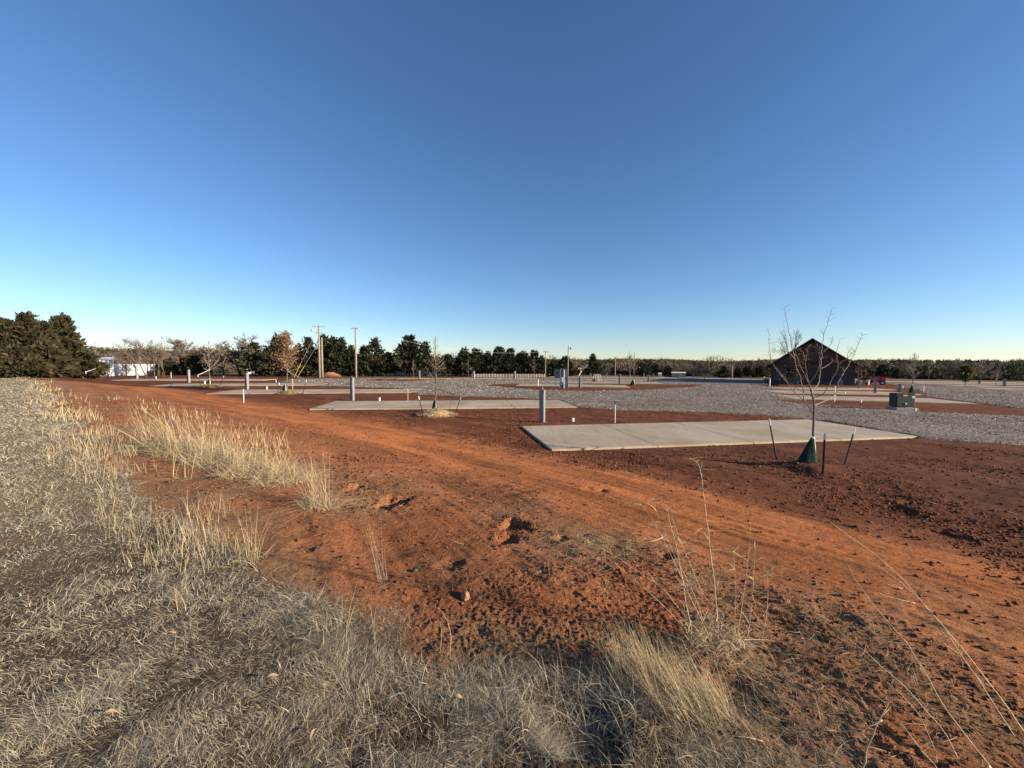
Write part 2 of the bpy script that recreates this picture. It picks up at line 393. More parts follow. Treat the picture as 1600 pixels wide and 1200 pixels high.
def conc_mat(ang):
    m = bpy.data.materials.new('broomed_concrete'); m.use_nodes = True; n = m.node_tree; b = n.nodes['Principled BSDF']
    b.inputs['Roughness'].default_value = .85; b.inputs['Specular IOR Level'].default_value = .2
    tc = n.nodes.new('ShaderNodeTexCoord'); mp = n.nodes.new('ShaderNodeMapping'); mp.inputs['Rotation'].default_value = (0, 0, -ang+.9); mp.inputs['Scale'].default_value = (4, .5, 1)
    n.links.new(tc.outputs['Object'], mp.inputs['Vector'])
    t = n.nodes.new('ShaderNodeTexNoise'); t.inputs['Scale'].default_value = 1.6; t.inputs['Detail'].default_value = 7; n.links.new(mp.outputs[0], t.inputs['Vector'])
    t2 = n.nodes.new('ShaderNodeTexNoise'); t2.inputs['Scale'].default_value = .6; t2.inputs['Detail'].default_value = 5; n.links.new(tc.outputs['Object'], t2.inputs['Vector'])
    r = n.nodes.new('ShaderNodeValToRGB'); r.color_ramp.elements[0].position = .3; r.color_ramp.elements[1].position = .7
    r.color_ramp.elements[0].color = (.37, .325, .25, 1); r.color_ramp.elements[1].color = (.44, .39, .305, 1); n.links.new(t.outputs['Fac'], r.inputs[0])
    r2 = n.nodes.new('ShaderNodeValToRGB'); r2.color_ramp.elements[0].position = .3; r2.color_ramp.elements[1].position = .7
    r2.color_ramp.elements[0].position = .38; r2.color_ramp.elements[0].color = (.84, .72, .62, 1); r2.color_ramp.elements[1].color = (1.08, 1.08, 1.06, 1); n.links.new(t2.outputs['Fac'], r2.inputs[0])
    mx = n.nodes.new('ShaderNodeMix'); mx.data_type = 'RGBA'; mx.blend_type = 'MULTIPLY'; mx.inputs[0].default_value = 1
    n.links.new(r.outputs[0], mx.inputs[6]); n.links.new(r2.outputs[0], mx.inputs[7]); n.links.new(mx.outputs[2], b.inputs['Base Color'])
    bp = n.nodes.new('ShaderNodeBump'); bp.inputs['Strength'].default_value = .35; bp.inputs['Distance'].default_value = .01
    n.links.new(t.outputs['Fac'], bp.inputs['Height']); n.links.new(bp.outputs[0], b.inputs['Normal'])
    return m
# ------------------------------------------------------------------ ground sheet
def polar_rows():
    r = [.45]
    while r[-1] < 95: r.append(r[-1]+max(.0048*r[-1], .00030*r[-1]**2))
    while r[-1] < 5000: r.append(r[-1]*1.035)
    return np.array(r)
rows = polar_rows()
angs = np.radians(np.concatenate([np.linspace(-180, -66, 60, endpoint=False), np.linspace(-66, 66, 720, endpoint=False), np.linspace(66, 180, 60, endpoint=False)]))
_p = at(1100, 700); SIDE = float(np.sign(polyseg(TRACK, np.array([_p.x]), np.array([_p.y]))[1][0]))
def colour(x, y):
    s, g, u, v, t = zones(x, y); r = np.hypot(x, y)
    def C(*c): return np.array(c)[None, :]
    def mixc(a, b, f): return a*(1-f[:, None])+b*f[:, None]
    track = C(.43, .165, .062); soil = C(.150, .058, .030); bank = C(.325, .135, .062)
    side = v*SIDE
    c = mixc(bank+0*x[:, None], soil+0*x[:, None], sstep(1.2, 2.6, side))
    c = mixc(c, C(.115, .054, .032), sstep(2.0, 6.5, side)*(1-sstep(9, 25, r))*sstep(1, 4, x)*.8)
    c = mixc(c, track, t*np.clip(.85+.9*fbm(u*.3, v*3, 3, 111), 0, 1))
    c = c*(1+.45*fbm(u*.4, v*2.2, 3, 113)[:, None])
    c = mixc(c, C(.30, .195, .11), np.clip((1-sstep(.3, 3.4, s))*(.5+1.4*fbm(x*1.1, y*1.1, 3, 115)), 0, .8))
    # thatch under the lawn with bare patches; near part darkened as shade between blades
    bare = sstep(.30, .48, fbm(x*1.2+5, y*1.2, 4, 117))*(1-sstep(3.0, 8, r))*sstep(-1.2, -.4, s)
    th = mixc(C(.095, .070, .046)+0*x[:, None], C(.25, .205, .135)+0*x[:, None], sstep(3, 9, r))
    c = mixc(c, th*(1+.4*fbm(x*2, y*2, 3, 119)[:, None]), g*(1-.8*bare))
    # beyond the camp: dry pasture, then winter woodland floor
    c = mixc(c, C(.20, .16, .10), sstep(70, 84, np.hypot(.55*x, y))*sstep(-58, -30, np.degrees(np.arctan2(x, y))) + 0*x)
    c = mixc(c, C(.115, .09, .062)*(1+.5*fbm(x/90, y/90, 3, 121)[:, None]), sstep(88, 140, np.hypot(.6*x, y)))
    for p, rad, hh, k in MOUNDS:
        d = np.hypot(x-p.x, y-p.y)/rad
        if k == 'mulch': c = mixc(c, C(.50, .39, .22), (1-sstep(.75, .95, d+.25*fbm(x*4, y*4, 2, 5))))
        if k == 'b': c = mixc(c, C(.32, .26, .15), (1-sstep(.6, .95, d+.3*fbm(x*4, y*4, 2, 5))))
        if k == 'pile': c = mixc(c, C(.50, .27, .17), (1-sstep(.8, 1.0, d)))
    return np.clip(c, .01, .9)
RR, AA = np.meshgrid(rows, angs, indexing='ij')
GX = (RR*np.sin(AA)).ravel(); GY = (RR*np.cos(AA)).ravel()
GZ = hd(GX, GY); nR, nA = RR.shape
idx = np.arange(nR*nA).reshape(nR, nA); nxt = np.roll(idx, -1, axis=1)
GF = np.stack([idx[:-1], nxt[:-1], nxt[1:], idx[1:]], -1).reshape(-1, 4)[:, ::-1]
cv = len(GX); V = np.concatenate([np.stack([GX, GY, GZ], 1), [[0, 0, 0]]])
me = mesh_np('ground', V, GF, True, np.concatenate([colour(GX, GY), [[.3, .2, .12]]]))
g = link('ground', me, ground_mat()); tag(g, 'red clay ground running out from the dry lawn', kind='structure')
# ------------------------------------------------------------------ gravel sheet (sinks under the clay at its ragged edge)
m_grav = gravel_mat()
k0, k1 = np.searchsorted(rows, 8.5), np.searchsorted(rows, 92)
j0, j1 = np.searchsorted(angs, R(-50)), np.searchsorted(angs, R(66))
sub = idx[k0:k1, j0:j1]; sx, sy = GX[sub.ravel()], GY[sub.ravel()]
gs = grav_sd(sx, sy)
lift = np.clip(gs*.35+.05*fbm(sx*1.5, sy*1.5, 3, 131), -.08, .045) + .03*fbm(sx*3.2, sy*3.2, 3, 133) + .016*vn(sx*11, sy*11, 137)*(gs > 0)*(1-sstep(12, 22, np.hypot(sx, sy)))
rut = .04*np.abs(vn((sx*.17+sy*.98)*1.0, (sx*.98-sy*.17)*.12, 139))
pz = pad_sd(sx, sy)
gzv = h0(sx, sy)+lift-rut - .2*(pz > -.02)
Vg = np.stack([sx, sy, gzv], 1); keep = gs > -.6
ii = np.arange(sub.size).reshape(sub.shape); F = np.stack([ii[:-1, :-1], ii[:-1, 1:], ii[1:, 1:], ii[1:, :-1]], -1).reshape(-1, 4)[:, ::-1]
F = F[keep[F].all(1)]; used = np.unique(F); remap = np.full(sub.size, -1); remap[used] = np.arange(len(used))
o = link('gravel_road', mesh_np('gravel_road', Vg[used], remap[F], False), m_grav); tag(o, 'pale grey crushed gravel lanes winding between the pads', kind='structure')
# ------------------------------------------------------------------ concrete pads
PADLAB = {'first': 'large grey concrete pad behind the staked sapling at right', 'second': 'pale concrete pad just beyond the mulched sapling'}
for k, P in PADS.items():
    d = (P[1]-P[0]).normalized(); ang = math.atan2(d.y, d.x); n = Vector((-d.y, d.x, 0)); L = (P[1]-P[0]).length; wd = (P[3]-P[0]).length
    zt = -.8 + .032
    o = MB(); nseg = max(2, round(L/3.2))
    for i in range(nseg):                # slabs with saw joints
        a, b = L*i/nseg+.009, L*(i+1)/nseg-.009
        c = P[0]+d*((a+b)/2)+n*(wd/2); o.box((c.x, c.y, zt-.07), (b-a, wd, .14), ang)
    o = o.build('concrete_pad', conc_mat(ang), bevel=.006)
    tag(o, PADLAB.get(k), kind='structure')
# ================================================================== foliage generators
def ribbons(base, az, lean, L, W, droop, curl=None, segs=3, tip=.12, sideways=None):
    n = len(L); t = np.linspace(0, 1, segs+1)[None, :]
    d = np.stack([np.cos(az), np.sin(az)], 1); p = np.stack([-np.sin(az), np.cos(az)], 1)
    hor = L[:, None]*(np.sin(lean)[:, None]*t + droop[:, None]*t**2)
    cur = (curl if curl is not None else np.zeros(n))[:, None]*L[:, None]*t**2
    ver = L[:, None]*(np.cos(lean)[:, None]*t - .75*np.abs(droop)[:, None]*t**2.3)
    P = np.zeros((n, segs+1, 3)); P[..., 0] = base[:, 0:1]+hor*d[:, 0:1]+cur*p[:, 0:1]; P[..., 1] = base[:, 1:2]+hor*d[:, 1:2]+cur*p[:, 1:2]
    P[..., 2] = base[:, 2:3]+np.maximum(ver, .002 if True else 0)
    sa = rng.uniform(0, math.pi, n) if sideways is None else sideways
    sv = np.stack([np.cos(sa), np.sin(sa), rng.uniform(-.4, .4, n)], 1)[:, None, :]*(W[:, None]*(1-(1-tip)*t**1.5)/2)[..., None]
    V = np.stack([P-sv, P+sv], 2).reshape(-1, 3)
    b = (np.arange(n)*(segs+1)*2)[:, None]+np.arange(segs)[None, :]*2; b = b.ravel()
    return V, np.stack([b, b+1, b+3, b+2], 1), (segs+1)*2
STRAW = np.array([(.56, .44, .24), (.48, .39, .24), (.40, .335, .22), (.62, .50, .29), (.33, .28, .20), (.50, .36, .18)])
GREYST = np.array([(.50, .45, .34), (.40, .36, .275), (.60, .53, .38), (.24, .21, .165), (.66, .56, .37), (.36, .29, .20), (.28, .26, .21)])
def pick(P, n): return P[rng.integers(0, len(P), n)]*rng.uniform(.72, 1.22, (n, 1))*.98
def blades_obj(name, base, az, lean, L, W, droop, pal, curl=None, segs=3, parent=None, loc=None, tip=.12):
    V, F, k = ribbons(base, az, lean, L, W, droop, curl, segs, tip)
    cols = np.repeat(pick(pal, len(L)), k, axis=0)
    return link(name, mesh_np(name, V, F, False, cols), M_blade, parent, loc)
def polar_sample(n, r0, r1, a0, a1, power=1.0):
    u = rng.random(n)
    if power == 1.0: r = r0*(r1/r0)**u
    else: r = (r0**power+u*(r1**power-r0**power))**(1/power)
    a = np.radians(rng.uniform(a0, a1, n)); return r*np.sin(a), r*np.cos(a)
FOV = 68
# ------------------------------------------------------------------ lawn of dormant grass
x, y = polar_sample(1700000, 1.0, 90, -FOV-6, 45, .12)
s, gm, u_, v_, t_ = zones(x, y)
bare = sstep(.28, .46, fbm(x*1.2+5, y*1.2, 4, 117))*(1-sstep(3, 8, np.hypot(x, y)))*sstep(-1.2, -.4, s)
keep = rng.random(len(x)) < gm*(1-.65*bare)*(1.0+1.0*fbm(x*3.2, y*3.2, 4, 201))*(1-sstep(-1.3, -.5, x)*(.25+.75*sstep(-.08, .08, fbm(x*5+9, y*5, 3, 231)))*(y > 0))
x, y, s = x[keep], y[keep], s[keep]; n = len(x); r = np.hypot(x, y)
base = np.stack([x, y, hd(x, y)-.006], 1)
sc = np.clip(r/3.3, .72, 8)
hgt = (.026+.042*rng.random(n)**1.6)*(1+.5*fbm(x*.8, y*.8, 2, 203))*np.clip(r/9, 1, 1.5)
hgt *= 1+.45*np.clip(s+.6, 0, 1)
azf = 9*fbm(x*2.6, y*2.6, 3, 207)+rng.normal(0, .9, n); hgt = hgt*(.75+1.5*np.clip(fbm(x*3.5, y*3.5, 3, 209)+.15, 0, 1))
o = blades_obj('lawn_grass', base, azf, rng.uniform(.3, 1.45, n), hgt, .0027*sc*rng.uniform(.6, 1.3, n), rng.uniform(-.1, .9, n), GREYST*.95, rng.uniform(-1.1, 1.1, n), segs=4)
tag(o, 'short dormant grey tan grass at the lower left', kind='stuff')
# straw litter, lying on the clay bank
x, y = polar_sample(130000, 1.1, 16, -FOV, FOV, .45)
s, gm, u_, v_, t_ = zones(x, y)
dens = (1-sstep(.2, 3.6, s))*np.clip(.45+1.6*fbm(x*1.2, y*1.2, 3, 115), .05, 1)*(1-t_)+.02*(1-t_)*(s > 0)
keep = (rng.random(len(x)) < dens) & (s > -.3); x, y = x[keep], y[keep]; n = len(x); r = np.hypot(x, y)
base = np.stack([x, y, hd(x, y)+.003], 1)
o = blades_obj('straw_litter', base, rng.uniform(0, 6.28, n), rng.uniform(1.2, 1.56, n), rng.uniform(.03, .15, n), .0022*np.clip(r/2.4, .8, 4)*rng.uniform(.6, 1.3, n), rng.uniform(-.05, .05, n), STRAW*.85, rng.uniform(-.4, .4, n))
tag(o, 'dead straw scattered on the clay bank', kind='stuff')
# fringe of taller pale stalks along the lawn's edge
def fringe(name, n0, r0, r1, a0, a1, smin, smax, hmin, hmax, pal, wid, label, thr=-.1, lean=(0, .35), power=.3):
    x, y = polar_sample(n0, r0, r1, a0, a1, power)
    s = zones(x, y)[0]
    keep = (s > smin) & (s < smax) & (fbm(x*1.6, y*1.6, 3, 221) > thr); x, y = x[keep], y[keep]; n = len(x); r = np.hypot(x, y)
    base = np.stack([x, y, hd(x, y)-.01], 1)
    o = blades_obj(name, base, rng.normal(2.6, .9, n), rng.uniform(lean[0], lean[1], n), rng.uniform(hmin, hmax, n)*np.clip(rng.random(n)*1.3, .4, 1), wid*np.clip(r/3, .8, 12)*rng.uniform(.6, 1.3, n), rng.uniform(0, .22, n), pal, rng.uniform(-.12, .12, n), segs=4)
    return tag(o, label, kind='stuff')
fringe('tall_grass_fringe', 20000, 9, 85, -64, -42, -.5, .5, .12, .38, STRAW, .0019, 'taller golden dry grass along the upper edge of the lawn', -.1)
fringe('lawn_edge_stalks', 6500, 4.2, 12, -60, -34, -.35, .35, .10, .36, STRAW, .0015, 'upright pale stalks along the middle edge of the lawn', .0)
fringe('edge_grass', 4500, 2.2, 4.6, -50, -20, -.40, .2, .08, .30, STRAW, .0026, 'pale stalks at the edge of the near lawn', .02)
fringe('weedy_grass', 5000, 7, 26, -56, -30, .3, 3.2, .08, .40, STRAW*.9, .0026, 'sparse dry weeds on the clay beyond the lawn', .16)
fringe('verge_grass', 6500, 1.2, 2.6, -28, 26, -.8, .05, .03, .11, GREYST, .0020, 'curled grey grass at the bottom edge of the bank', .03, (.1, 1.4))
fringe('bank_grass', 16000, 1.2, 2.4, 18, 62, -.7, .75, .03, .10, GREYST*.9, .0020, 'thin dead grass scattered at the lower right', -.02, (.4, 1.4))
# clods of clay
def clods(name, n0, r0, r1, a0, a1, dens, size, mt, label, zf=None, pal=None):
    x, y = polar_sample(n0, r0, r1, a0, a1, .6); keep = rng.random(n0) < dens(x, y); x, y = x[keep], y[keep]; n = len(x)
    z = hd(x, y) if zf is None else zf(x, y); rad = size(x, y, n)
    oc = np.array([(1, 0, 0), (0, 1, 0), (-1, 0, 0), (0, -1, 0), (0, 0, 1), (0, 0, -1)], float)
    of = np.array([(0, 1, 4), (1, 2, 4), (2, 3, 4), (3, 0, 4), (1, 0, 5), (2, 1, 5), (3, 2, 5), (0, 3, 5)])
    V = oc[None]*rad[:, None, None]*rng.uniform(.55, 1.35, (n, 6, 1))
    th = rng.uniform(0, 6.28, n); c, s_ = np.cos(th)[:, None], np.sin(th)[:, None]
    V = np.stack([V[..., 0]*c-V[..., 1]*s_, V[..., 0]*s_+V[..., 1]*c, V[..., 2]*.8], -1)
    V += rng.normal(0, .12, V.shape)*rad[:, None, None]
    V += np.stack([x, y, z+rad*.25], 1)[:, None, :]
    F = (np.arange(n)*6)[:, None, None]+of[None]
    cols = np.repeat(pick(pal, n), 6, axis=0)
    return tag(link(name, mesh_np(name, V.reshape(-1, 3), F.reshape(-1, 3), False, cols), mt), label, kind='stuff')
M_clod = mat('clay_clod', rough=.95, attr=True, spec=.05, var=.3, vscale=40, bump=.6, bscale=60)
def cdens(x, y):
    s, g, u, v, t = zones(x, y); rf = sstep(-.05, .3, fbm(x*.45, y*.45, 3, 21))
    d = (.14+.8*rf)*(1-g)*(1-.85*t)*sstep(-.1, .4, s)
    for p, rad, dep in PITS[2:9]: d = d+1.5*np.exp(-(np.hypot(x-p.x, y-p.y)/(rad*2.0))**2)
    return np.clip(d, 0, 1)*(pad_sd(x, y) < -.02)*(grav_sd(x, y) < -.1)
CLAY = np.array([(.185, .078, .042), (.16, .066, .036), (.21, .088, .046), (.13, .055, .034)])
def csize(x, y, n):
    return (.0035+.013*rng.random(n)**5)*np.clip(np.hypot(x, y)/3.4, .8, 2.2)
clods('clay_clods', 200000, 1.4, 24, -60, 62, cdens, csize, M_clod, 'loose clods of red clay', pal=CLAY)
ST = np.array([(.36, .33, .29), (.18, .165, .15), (.60, .55, .46), (.10, .095, .085), (.32, .27, .23)])
clods('loose_gravel', 110000, 9, 60, -30, 62, lambda x, y: np.where((grav_sd(x, y) > -.15) & (pad_sd(x, y) < -.02), 1, 0), lambda x, y, n: (.006+.016*rng.random(n)**2)*np.clip(np.hypot(x, y)/14, .9, 2.6), M_clod,
      'loose grey stones on the gravel lanes', zf=lambda x, y: h0(x, y)+.03, pal=ST)
# ================================================================== tufts and stems (each a thing)
def tuft(px, py, n, L, az, leanr, spread, label, group, name='grass_tuft', pal=STRAW, W=.003, droop=(0, .3), rad=.1, azs=.8, lv=.5, curl=.15, cat='grass tuft', extra=None):
    p = gat(px, py); r = math.hypot(p.x, p.y)
    a = rng.uniform(0, 6.28, n); q = rad*np.sqrt(rng.random(n)); b = np.stack([q*np.cos(a), q*np.sin(a)*.8, np.zeros(n)-.01], 1)
    b[:, 2] += hd(p.x+b[:, 0], p.y+b[:, 1])-p.z
    LL = L*(1-lv*rng.random(n)**1.2)
    o = blades_obj(name, b, rng.normal(az, azs, n), rng.uniform(*leanr, n), LL, W*max(.8, r/4.2)*rng.uniform(.5, 1.3, n), rng.uniform(*droop, n), pal, rng.uniform(-curl, curl, n), segs=5, loc=p)
    tag(o, label, cat, group)
    if extra:                      # a mat of short curled blades round the foot
        n2 = extra; a = rng.uniform(0, 6.28, n2); q = rad*1.5*np.sqrt(rng.random(n2)); b = np.stack([q*np.cos(a), q*np.sin(a)*.8, np.zeros(n2)-.005], 1)
        b[:, 2] += hd(p.x+b[:, 0], p.y+b[:, 1])-p.z
        blades_obj('basal_leaves', b, rng.uniform(0, 6.28, n2), rng.uniform(.2, 1.4, n2), L*rng.uniform(.10, .42, n2), W*max(.8, r/4.2)*rng.uniform(.6, 1.4, n2), rng.uniform(.1, .9, n2), pal*1.08, rng.uniform(-.9, .7, n2), segs=5, parent=o)
    return o
GR = 'bunches of tall dry grass on the clay bank'
PI = math.pi
tuft(262, 700, 120, 1.15, PI*.95, (.25, .75), .1, 'tall golden bunch leaning left, farthest up the bank', GR, rad=.38, extra=1500, azs=.35)
tuft(300, 708, 90, 1.05, PI*.85, (.0, .45), .1, 'dense golden bunch right behind the shadowed hollow of the bank', GR, rad=.38, extra=1600)
tuft(348, 722, 75, .98, PI*.7, (.0, .5), .1, 'tangled golden bunch in the middle of the row of tall bunches', GR, rad=.38, extra=1700)
tuft(402, 742, 70, .92, PI*.8, (.0, .55), .1, 'leafy golden bunch with short curled leaves around thin upright stalks', GR, rad=.36, extra=1500)
tuft(440, 752, 36, .75, PI*.8, (.0, .7), .1, 'low sparse bunch beside the isolated tall bunch', GR, rad=.30, extra=900)
tuft(500, 794, 60, .95, PI*.80, (.02, .34), .1, 'isolated tall bunch with a curled skirt at the end of the row', GR, rad=.14, extra=420, azs=.5, lv=.45)
tuft(388, 878, 30, .62, PI*.7, (.0, .16), .1, 'slender upright pale bunch at the corner of the lawn', GR, rad=.09, extra=60, azs=1)
tuft(300, 850, 40, .48, PI*.7, (.0, .2), .1, 'loose upright stalks on the lawn edge below the tall bunches', GR, rad=.22, extra=160, azs=1)
tuft(290, 745, 22, .55, PI*.6, (.0, .12), .1, 'upright stalks standing in the shadow below the golden bunches', GR, rad=.16, extra=30, azs=1)
tuft(598, 908, 20, .62, PI*.92, (.10, .34), .1, 'small lone sheaf of straight stalks on bare clay', GR, rad=.035, extra=14, azs=.3, lv=.3, droop=(-.08, .05), curl=.03)
tuft(120, 655, 70, .42, PI*.7, (0, .4), .1, 'yellow bunch on the upper lawn edge', GR, rad=.5, extra=60, azs=1)
GC = 'matted grass clumps at the bottom of the bank'
tuft(1085, 1110, 420, .33, PI*.80, (.35, .95), .1, 'thick pale clump combed over to the left at the bottom', GC, name='grass_clump', cat='grass clump', rad=.20, extra=420, azs=.35, W=.0024, lv=.5, droop=(-.1, .15))
tuft(1000, 1060, 280, .31, PI*.80, (.15, .8), .1, 'pale clump of straight blades reaching up behind the thick combed clump', GC, name='grass_clump', cat='grass clump', rad=.14, extra=260, azs=.4, W=.0024, droop=(-.1, .15))
tuft(850, 1110, 170, .28, PI*.6, (.0, .5), .1, 'dark hollow clump with hooked tips at the bottom centre', GC, name='grass_clump', cat='grass clump', pal=GREYST*1.1, rad=.20, extra=800, azs=1.5, W=.0026, droop=(.2, .8), curl=.5)
tuft(940, 1110, 130, .26, PI*.7, (.0, .9), .1, 'greyish hooked clump between the dark hollow and the pale clumps', GC, name='grass_clump', cat='grass clump', pal=GREYST*1.15, rad=.17, extra=600, azs=1.2, W=.0026, droop=(.1, .7), curl=.5)
tuft(950, 925, 20, .12, PI*.7, (.3, 1.3), .1, 'low flattened curl of dead grass on the bank above the clumps', GC, name='grass_clump', cat='grass clump', rad=.12, extra=140, azs=1.5, W=.0024, droop=(.1, .6), curl=.5)
tuft(1390, 1060, 30, .16, PI*.8, (.4, 1.4), .1, 'sprawling thin clump flattened on the clay at the lower right', GC, name='grass_clump', cat='grass clump', pal=STRAW*.8, rad=.20, extra=300, azs=1.5, W=.0020, droop=(.1, .5), curl=.5)
tuft(1230, 1060, 20, .14, PI*.8, (.4, 1.4), .1, 'flattened clump beside the leafy dead weed', GC, name='grass_clump', cat='grass clump', pal=STRAW*.8, rad=.12, extra=160, azs=1.5, W=.0022, droop=(.1, .5), curl=.5)
tuft(640, 1090, 90, .17, PI*.6, (.0, 1.2), .1, 'short bristly clump in the middle of the bottom lawn', GC, name='grass_clump', cat='grass clump', pal=GREYST, rad=.2, extra=600, azs=2, W=.0026, droop=(.2, .7), curl=.4)
tuft(450, 980, 30, .14, PI*.6, (.0, .8), .1, 'curly clump where the near lawn meets the clay', GC, name='grass_clump', cat='grass clump', pal=GREYST*1.1, rad=.22, extra=320, azs=2, W=.0026, droop=(.2, .7), curl=.4)
M_stem = mat('dry_stem', (.47, .365, .22), .8, var=.3, vscale=30, transl=0)
def stems(name, base_px, paths, label, cat, leaves=0, rad=.0020, group=None, leaflen=.07):
    """paths: lists of (px, py, depth offset) from the foot upwards, on real stalks rooted at base_px"""
    p = gat(*base_px); mb = MB(); anc = []
    for path in paths:
        rr = path[0] if isinstance(path[0], float) else rad; pts = [q for q in path if not isinstance(q, float)]
        P = [at_d(a, b, p.y+c)-p for a, b, c in pts]
        # smooth the path
        Q = []
        for i in range(len(P)-1):
            a, b, c, d = P[max(i-1, 0)], P[i], P[i+1], P[min(i+2, len(P)-1)]
            for k in range(4):
                t = k/4; Q.append(.5*((2*b)+(c-a)*t+(2*a-5*b+4*c-d)*t*t+(3*b-a-3*c+d)*t**3)+Vector(rng.normal(0, .0016, 3)))
        Q.append(P[-1]); mb.tube(Q, [rr*(1-.72*i/(len(Q)-1)) for i in range(len(Q))], 5); anc += Q[1:]
    o = mb.build(name, M_stem, loc=p, smooth=True); tag(o, label, cat, group)
    if leaves:
        k = rng.integers(0, len(anc), leaves); b = np.array([tuple(anc[i]) for i in k])
        if leaves > 100:
            m_ = 420; aa = rng.uniform(0, 6.28, m_); qq = .17*np.sqrt(rng.random(m_)); b = np.concatenate([b, np.stack([qq*np.cos(aa)+.03, qq*np.sin(aa), rng.uniform(0, .14, m_)], 1)]); leaves += m_
        blades_obj('foliage', b, rng.uniform(0, 6.28, leaves), rng.uniform(.3, 1.8, leaves), leaflen*rng.uniform(.4, 1.3, leaves), np.full(leaves, .0062)*rng.uniform(.5, 1.4, leaves), rng.uniform(.2, 1.2, leaves), STRAW, rng.uniform(-.9, .9, leaves), segs=6, parent=o)
    return o
# the dead weed: tall hooked stem and leaning companions
stems('dead_weed', (1105, 1010), [
    [.0030, (1080, 985, 0), (1070, 930, .0), (1062, 880, .02), (1048, 820, .02), (1040, 790, .04)],
    [.0034, (1122, 1000, 0), (1118, 930, 0), (1110, 860, .03), (1103, 800, .05), (1095, 740, .08), (1088, 722, .09), (1074, 716, .10)],
    [(1110, 1005, 0), (1085, 930, .05), (1050, 860, .1), (1020, 785, .14)],
    [(1115, 1010, 0), (1070, 915, .03), (1035, 840, .05), (998, 780, .08)],
    [(1130, 1000, 0), (1095, 920, .02), (1065, 850, .05), (1050, 808, .05)],
    [(1150, 1010, 0), (1160, 940, .02), (1168, 880, .02), (1174, 812, .02)],
    [(1165, 1010, 0), (1176, 930, .03), (1180, 845, .05)],
    [(1190, 1010, 0), (1198, 950, 0), (1200, 890, .03)],
    [(1145, 1010, 0), (1150, 930, .04), (1146, 862, .06)],
    [.0032, (1200, 1065, -.05), (1150, 1040, 0), (1085, 995, .05), (1030, 940, .12), (960, 880, .2), (905, 835, .28)],
    [.0026, (1230, 1085, -.05), (1120, 1020, 0), (1040, 925, .10), (985, 885, .2), (930, 850, .26)],
    [.0030, (1060, 1075, -.1), (1078, 1020, -.05), (1080, 970, 0)],
    [.0030, (1330, 1130, -.12), (1240, 1070, -.05), (1165, 1030, 0), (1120, 1015, 0)]],
    'leafy dead weed with one tall hooked stem at the lower right', 'dead weed', leaves=260, rad=.0022, leaflen=.085)
GS = 'long single stalks leaning in from the lower right'
stems('grass_stalk', (1606, 1150), [[.0034, (1606, 1150, 0), (1540, 1060, .02), (1470, 975, .05), (1390, 885, .10), (1288, 810, .16)],
    [.0024, (1600, 1175, 0), (1500, 1020, .03), (1430, 930, .08), (1350, 870, .13)], [.0016, (1470, 985, .05), (1440, 915, .06)], [.0018, (1430, 942, .07), (1395, 935, .07), (1370, 925, .07)],
    [.0018, (1410, 920, .08), (1385, 912, .08)], [.0018, (1495, 1020, .03), (1475, 1005, .03), (1473, 985, .02)]],
    'longest pale stalk pair crossing the lower right corner of the clay', 'grass stalk', leaves=8, group=GS)
stems('grass_stalk', (1500, 1200), [[.0022, (1500, 1200, 0), (1480, 1150, .0), (1420, 1080, .03), (1370, 1035, .05), (1310, 985, .1)], [.0018, (1470, 1210, 0), (1440, 1120, .05), (1380, 1060, .08)]],
    'thin stalk rising over the sprawling thin clump', 'grass stalk', leaves=5, group=GS)
stems('grass_stalk', (1345, 1215), [[.0036, (1345, 1215, 0), (1358, 1160, 0), (1378, 1120, 0), (1388, 1098, .02)], [.0028, (1378, 1125, 0), (1350, 1138, .0), (1310, 1142, .02), (1285, 1140, .02)]],
    'thick forked stalk at the very bottom of the clay', 'grass stalk', leaves=3, group=GS)
stems('grass_stalk', (1560, 1215), [[.0024, (1560, 1215, 0), (1480, 1110, .04), (1420, 1010, .1), (1360, 940, .16), (1320, 875, .2)], [.0022, (1500, 1235, 0), (1455, 1190, 0), (1400, 1120, 0)]],
    'fine dark stalk running parallel to the long pale pair', 'grass stalk', leaves=6, group=GS)
stems('grass_stalk', (540, 1010), [[.0016, (540, 1010, 0), (545, 960, 0), (558, 908, 0)], [.0014, (520, 1020, 0), (533, 960, 0), (535, 930, 0)]], 'single hair thin upright stalk on the lawn edge', 'grass stalk', group=GS, leaves=3)
stems('grass_stalk', (703, 1030), [[.0018, (703, 1030, 0), (703, 985, 0), (693, 960, 0), (680, 948, 0)], [.0014, (688, 1020, 0), (690, 985, .0), (684, 960, .0)]], 'arched thin stalk at the tip of the near lawn', 'grass stalk', group=GS, leaves=2)
# chunks of fallen leaf / husk on the lawn and a clay stone
def rock(px, py, size, label, mt, name='stone', cat='stone'):
    p = gat(px, py); mb = MB(); rr = random.Random(int(px)); V = []
    for k in range(26):
        th = math.acos(1-2*(k+.5)/26); ph = k*2.4; q = 1+rr.uniform(-.18, .18)
        V.append(Vector((math.sin(th)*math.cos(ph)*size[0]*q, math.sin(th)*math.sin(ph)*size[1]*q, math.cos(th)*size[2]*q)))
    import bmesh
    bm = bmesh.new(); [bm.verts.new(v) for v in V]; bmesh.ops.convex_hull(bm, input=bm.verts)
    me = bpy.data.meshes.new(name); bm.to_mesh(me); bm.free()
    o = link(name, me, mt, loc=p+Vector((0, 0, size[2]*.35))); o.rotation_euler = (rr.uniform(-.4, .4), rr.uniform(-.4, .4), rr.uniform(0, 3)); return tag(o, label, cat)
M_claystone = mat('clay_stone', (.42, .20, .11), .95, var=.4, vscale=9, bump=.8, bscale=30)
M_husk = mat('pale_husk', (.36, .27, .15), .8, var=.3, vscale=20)
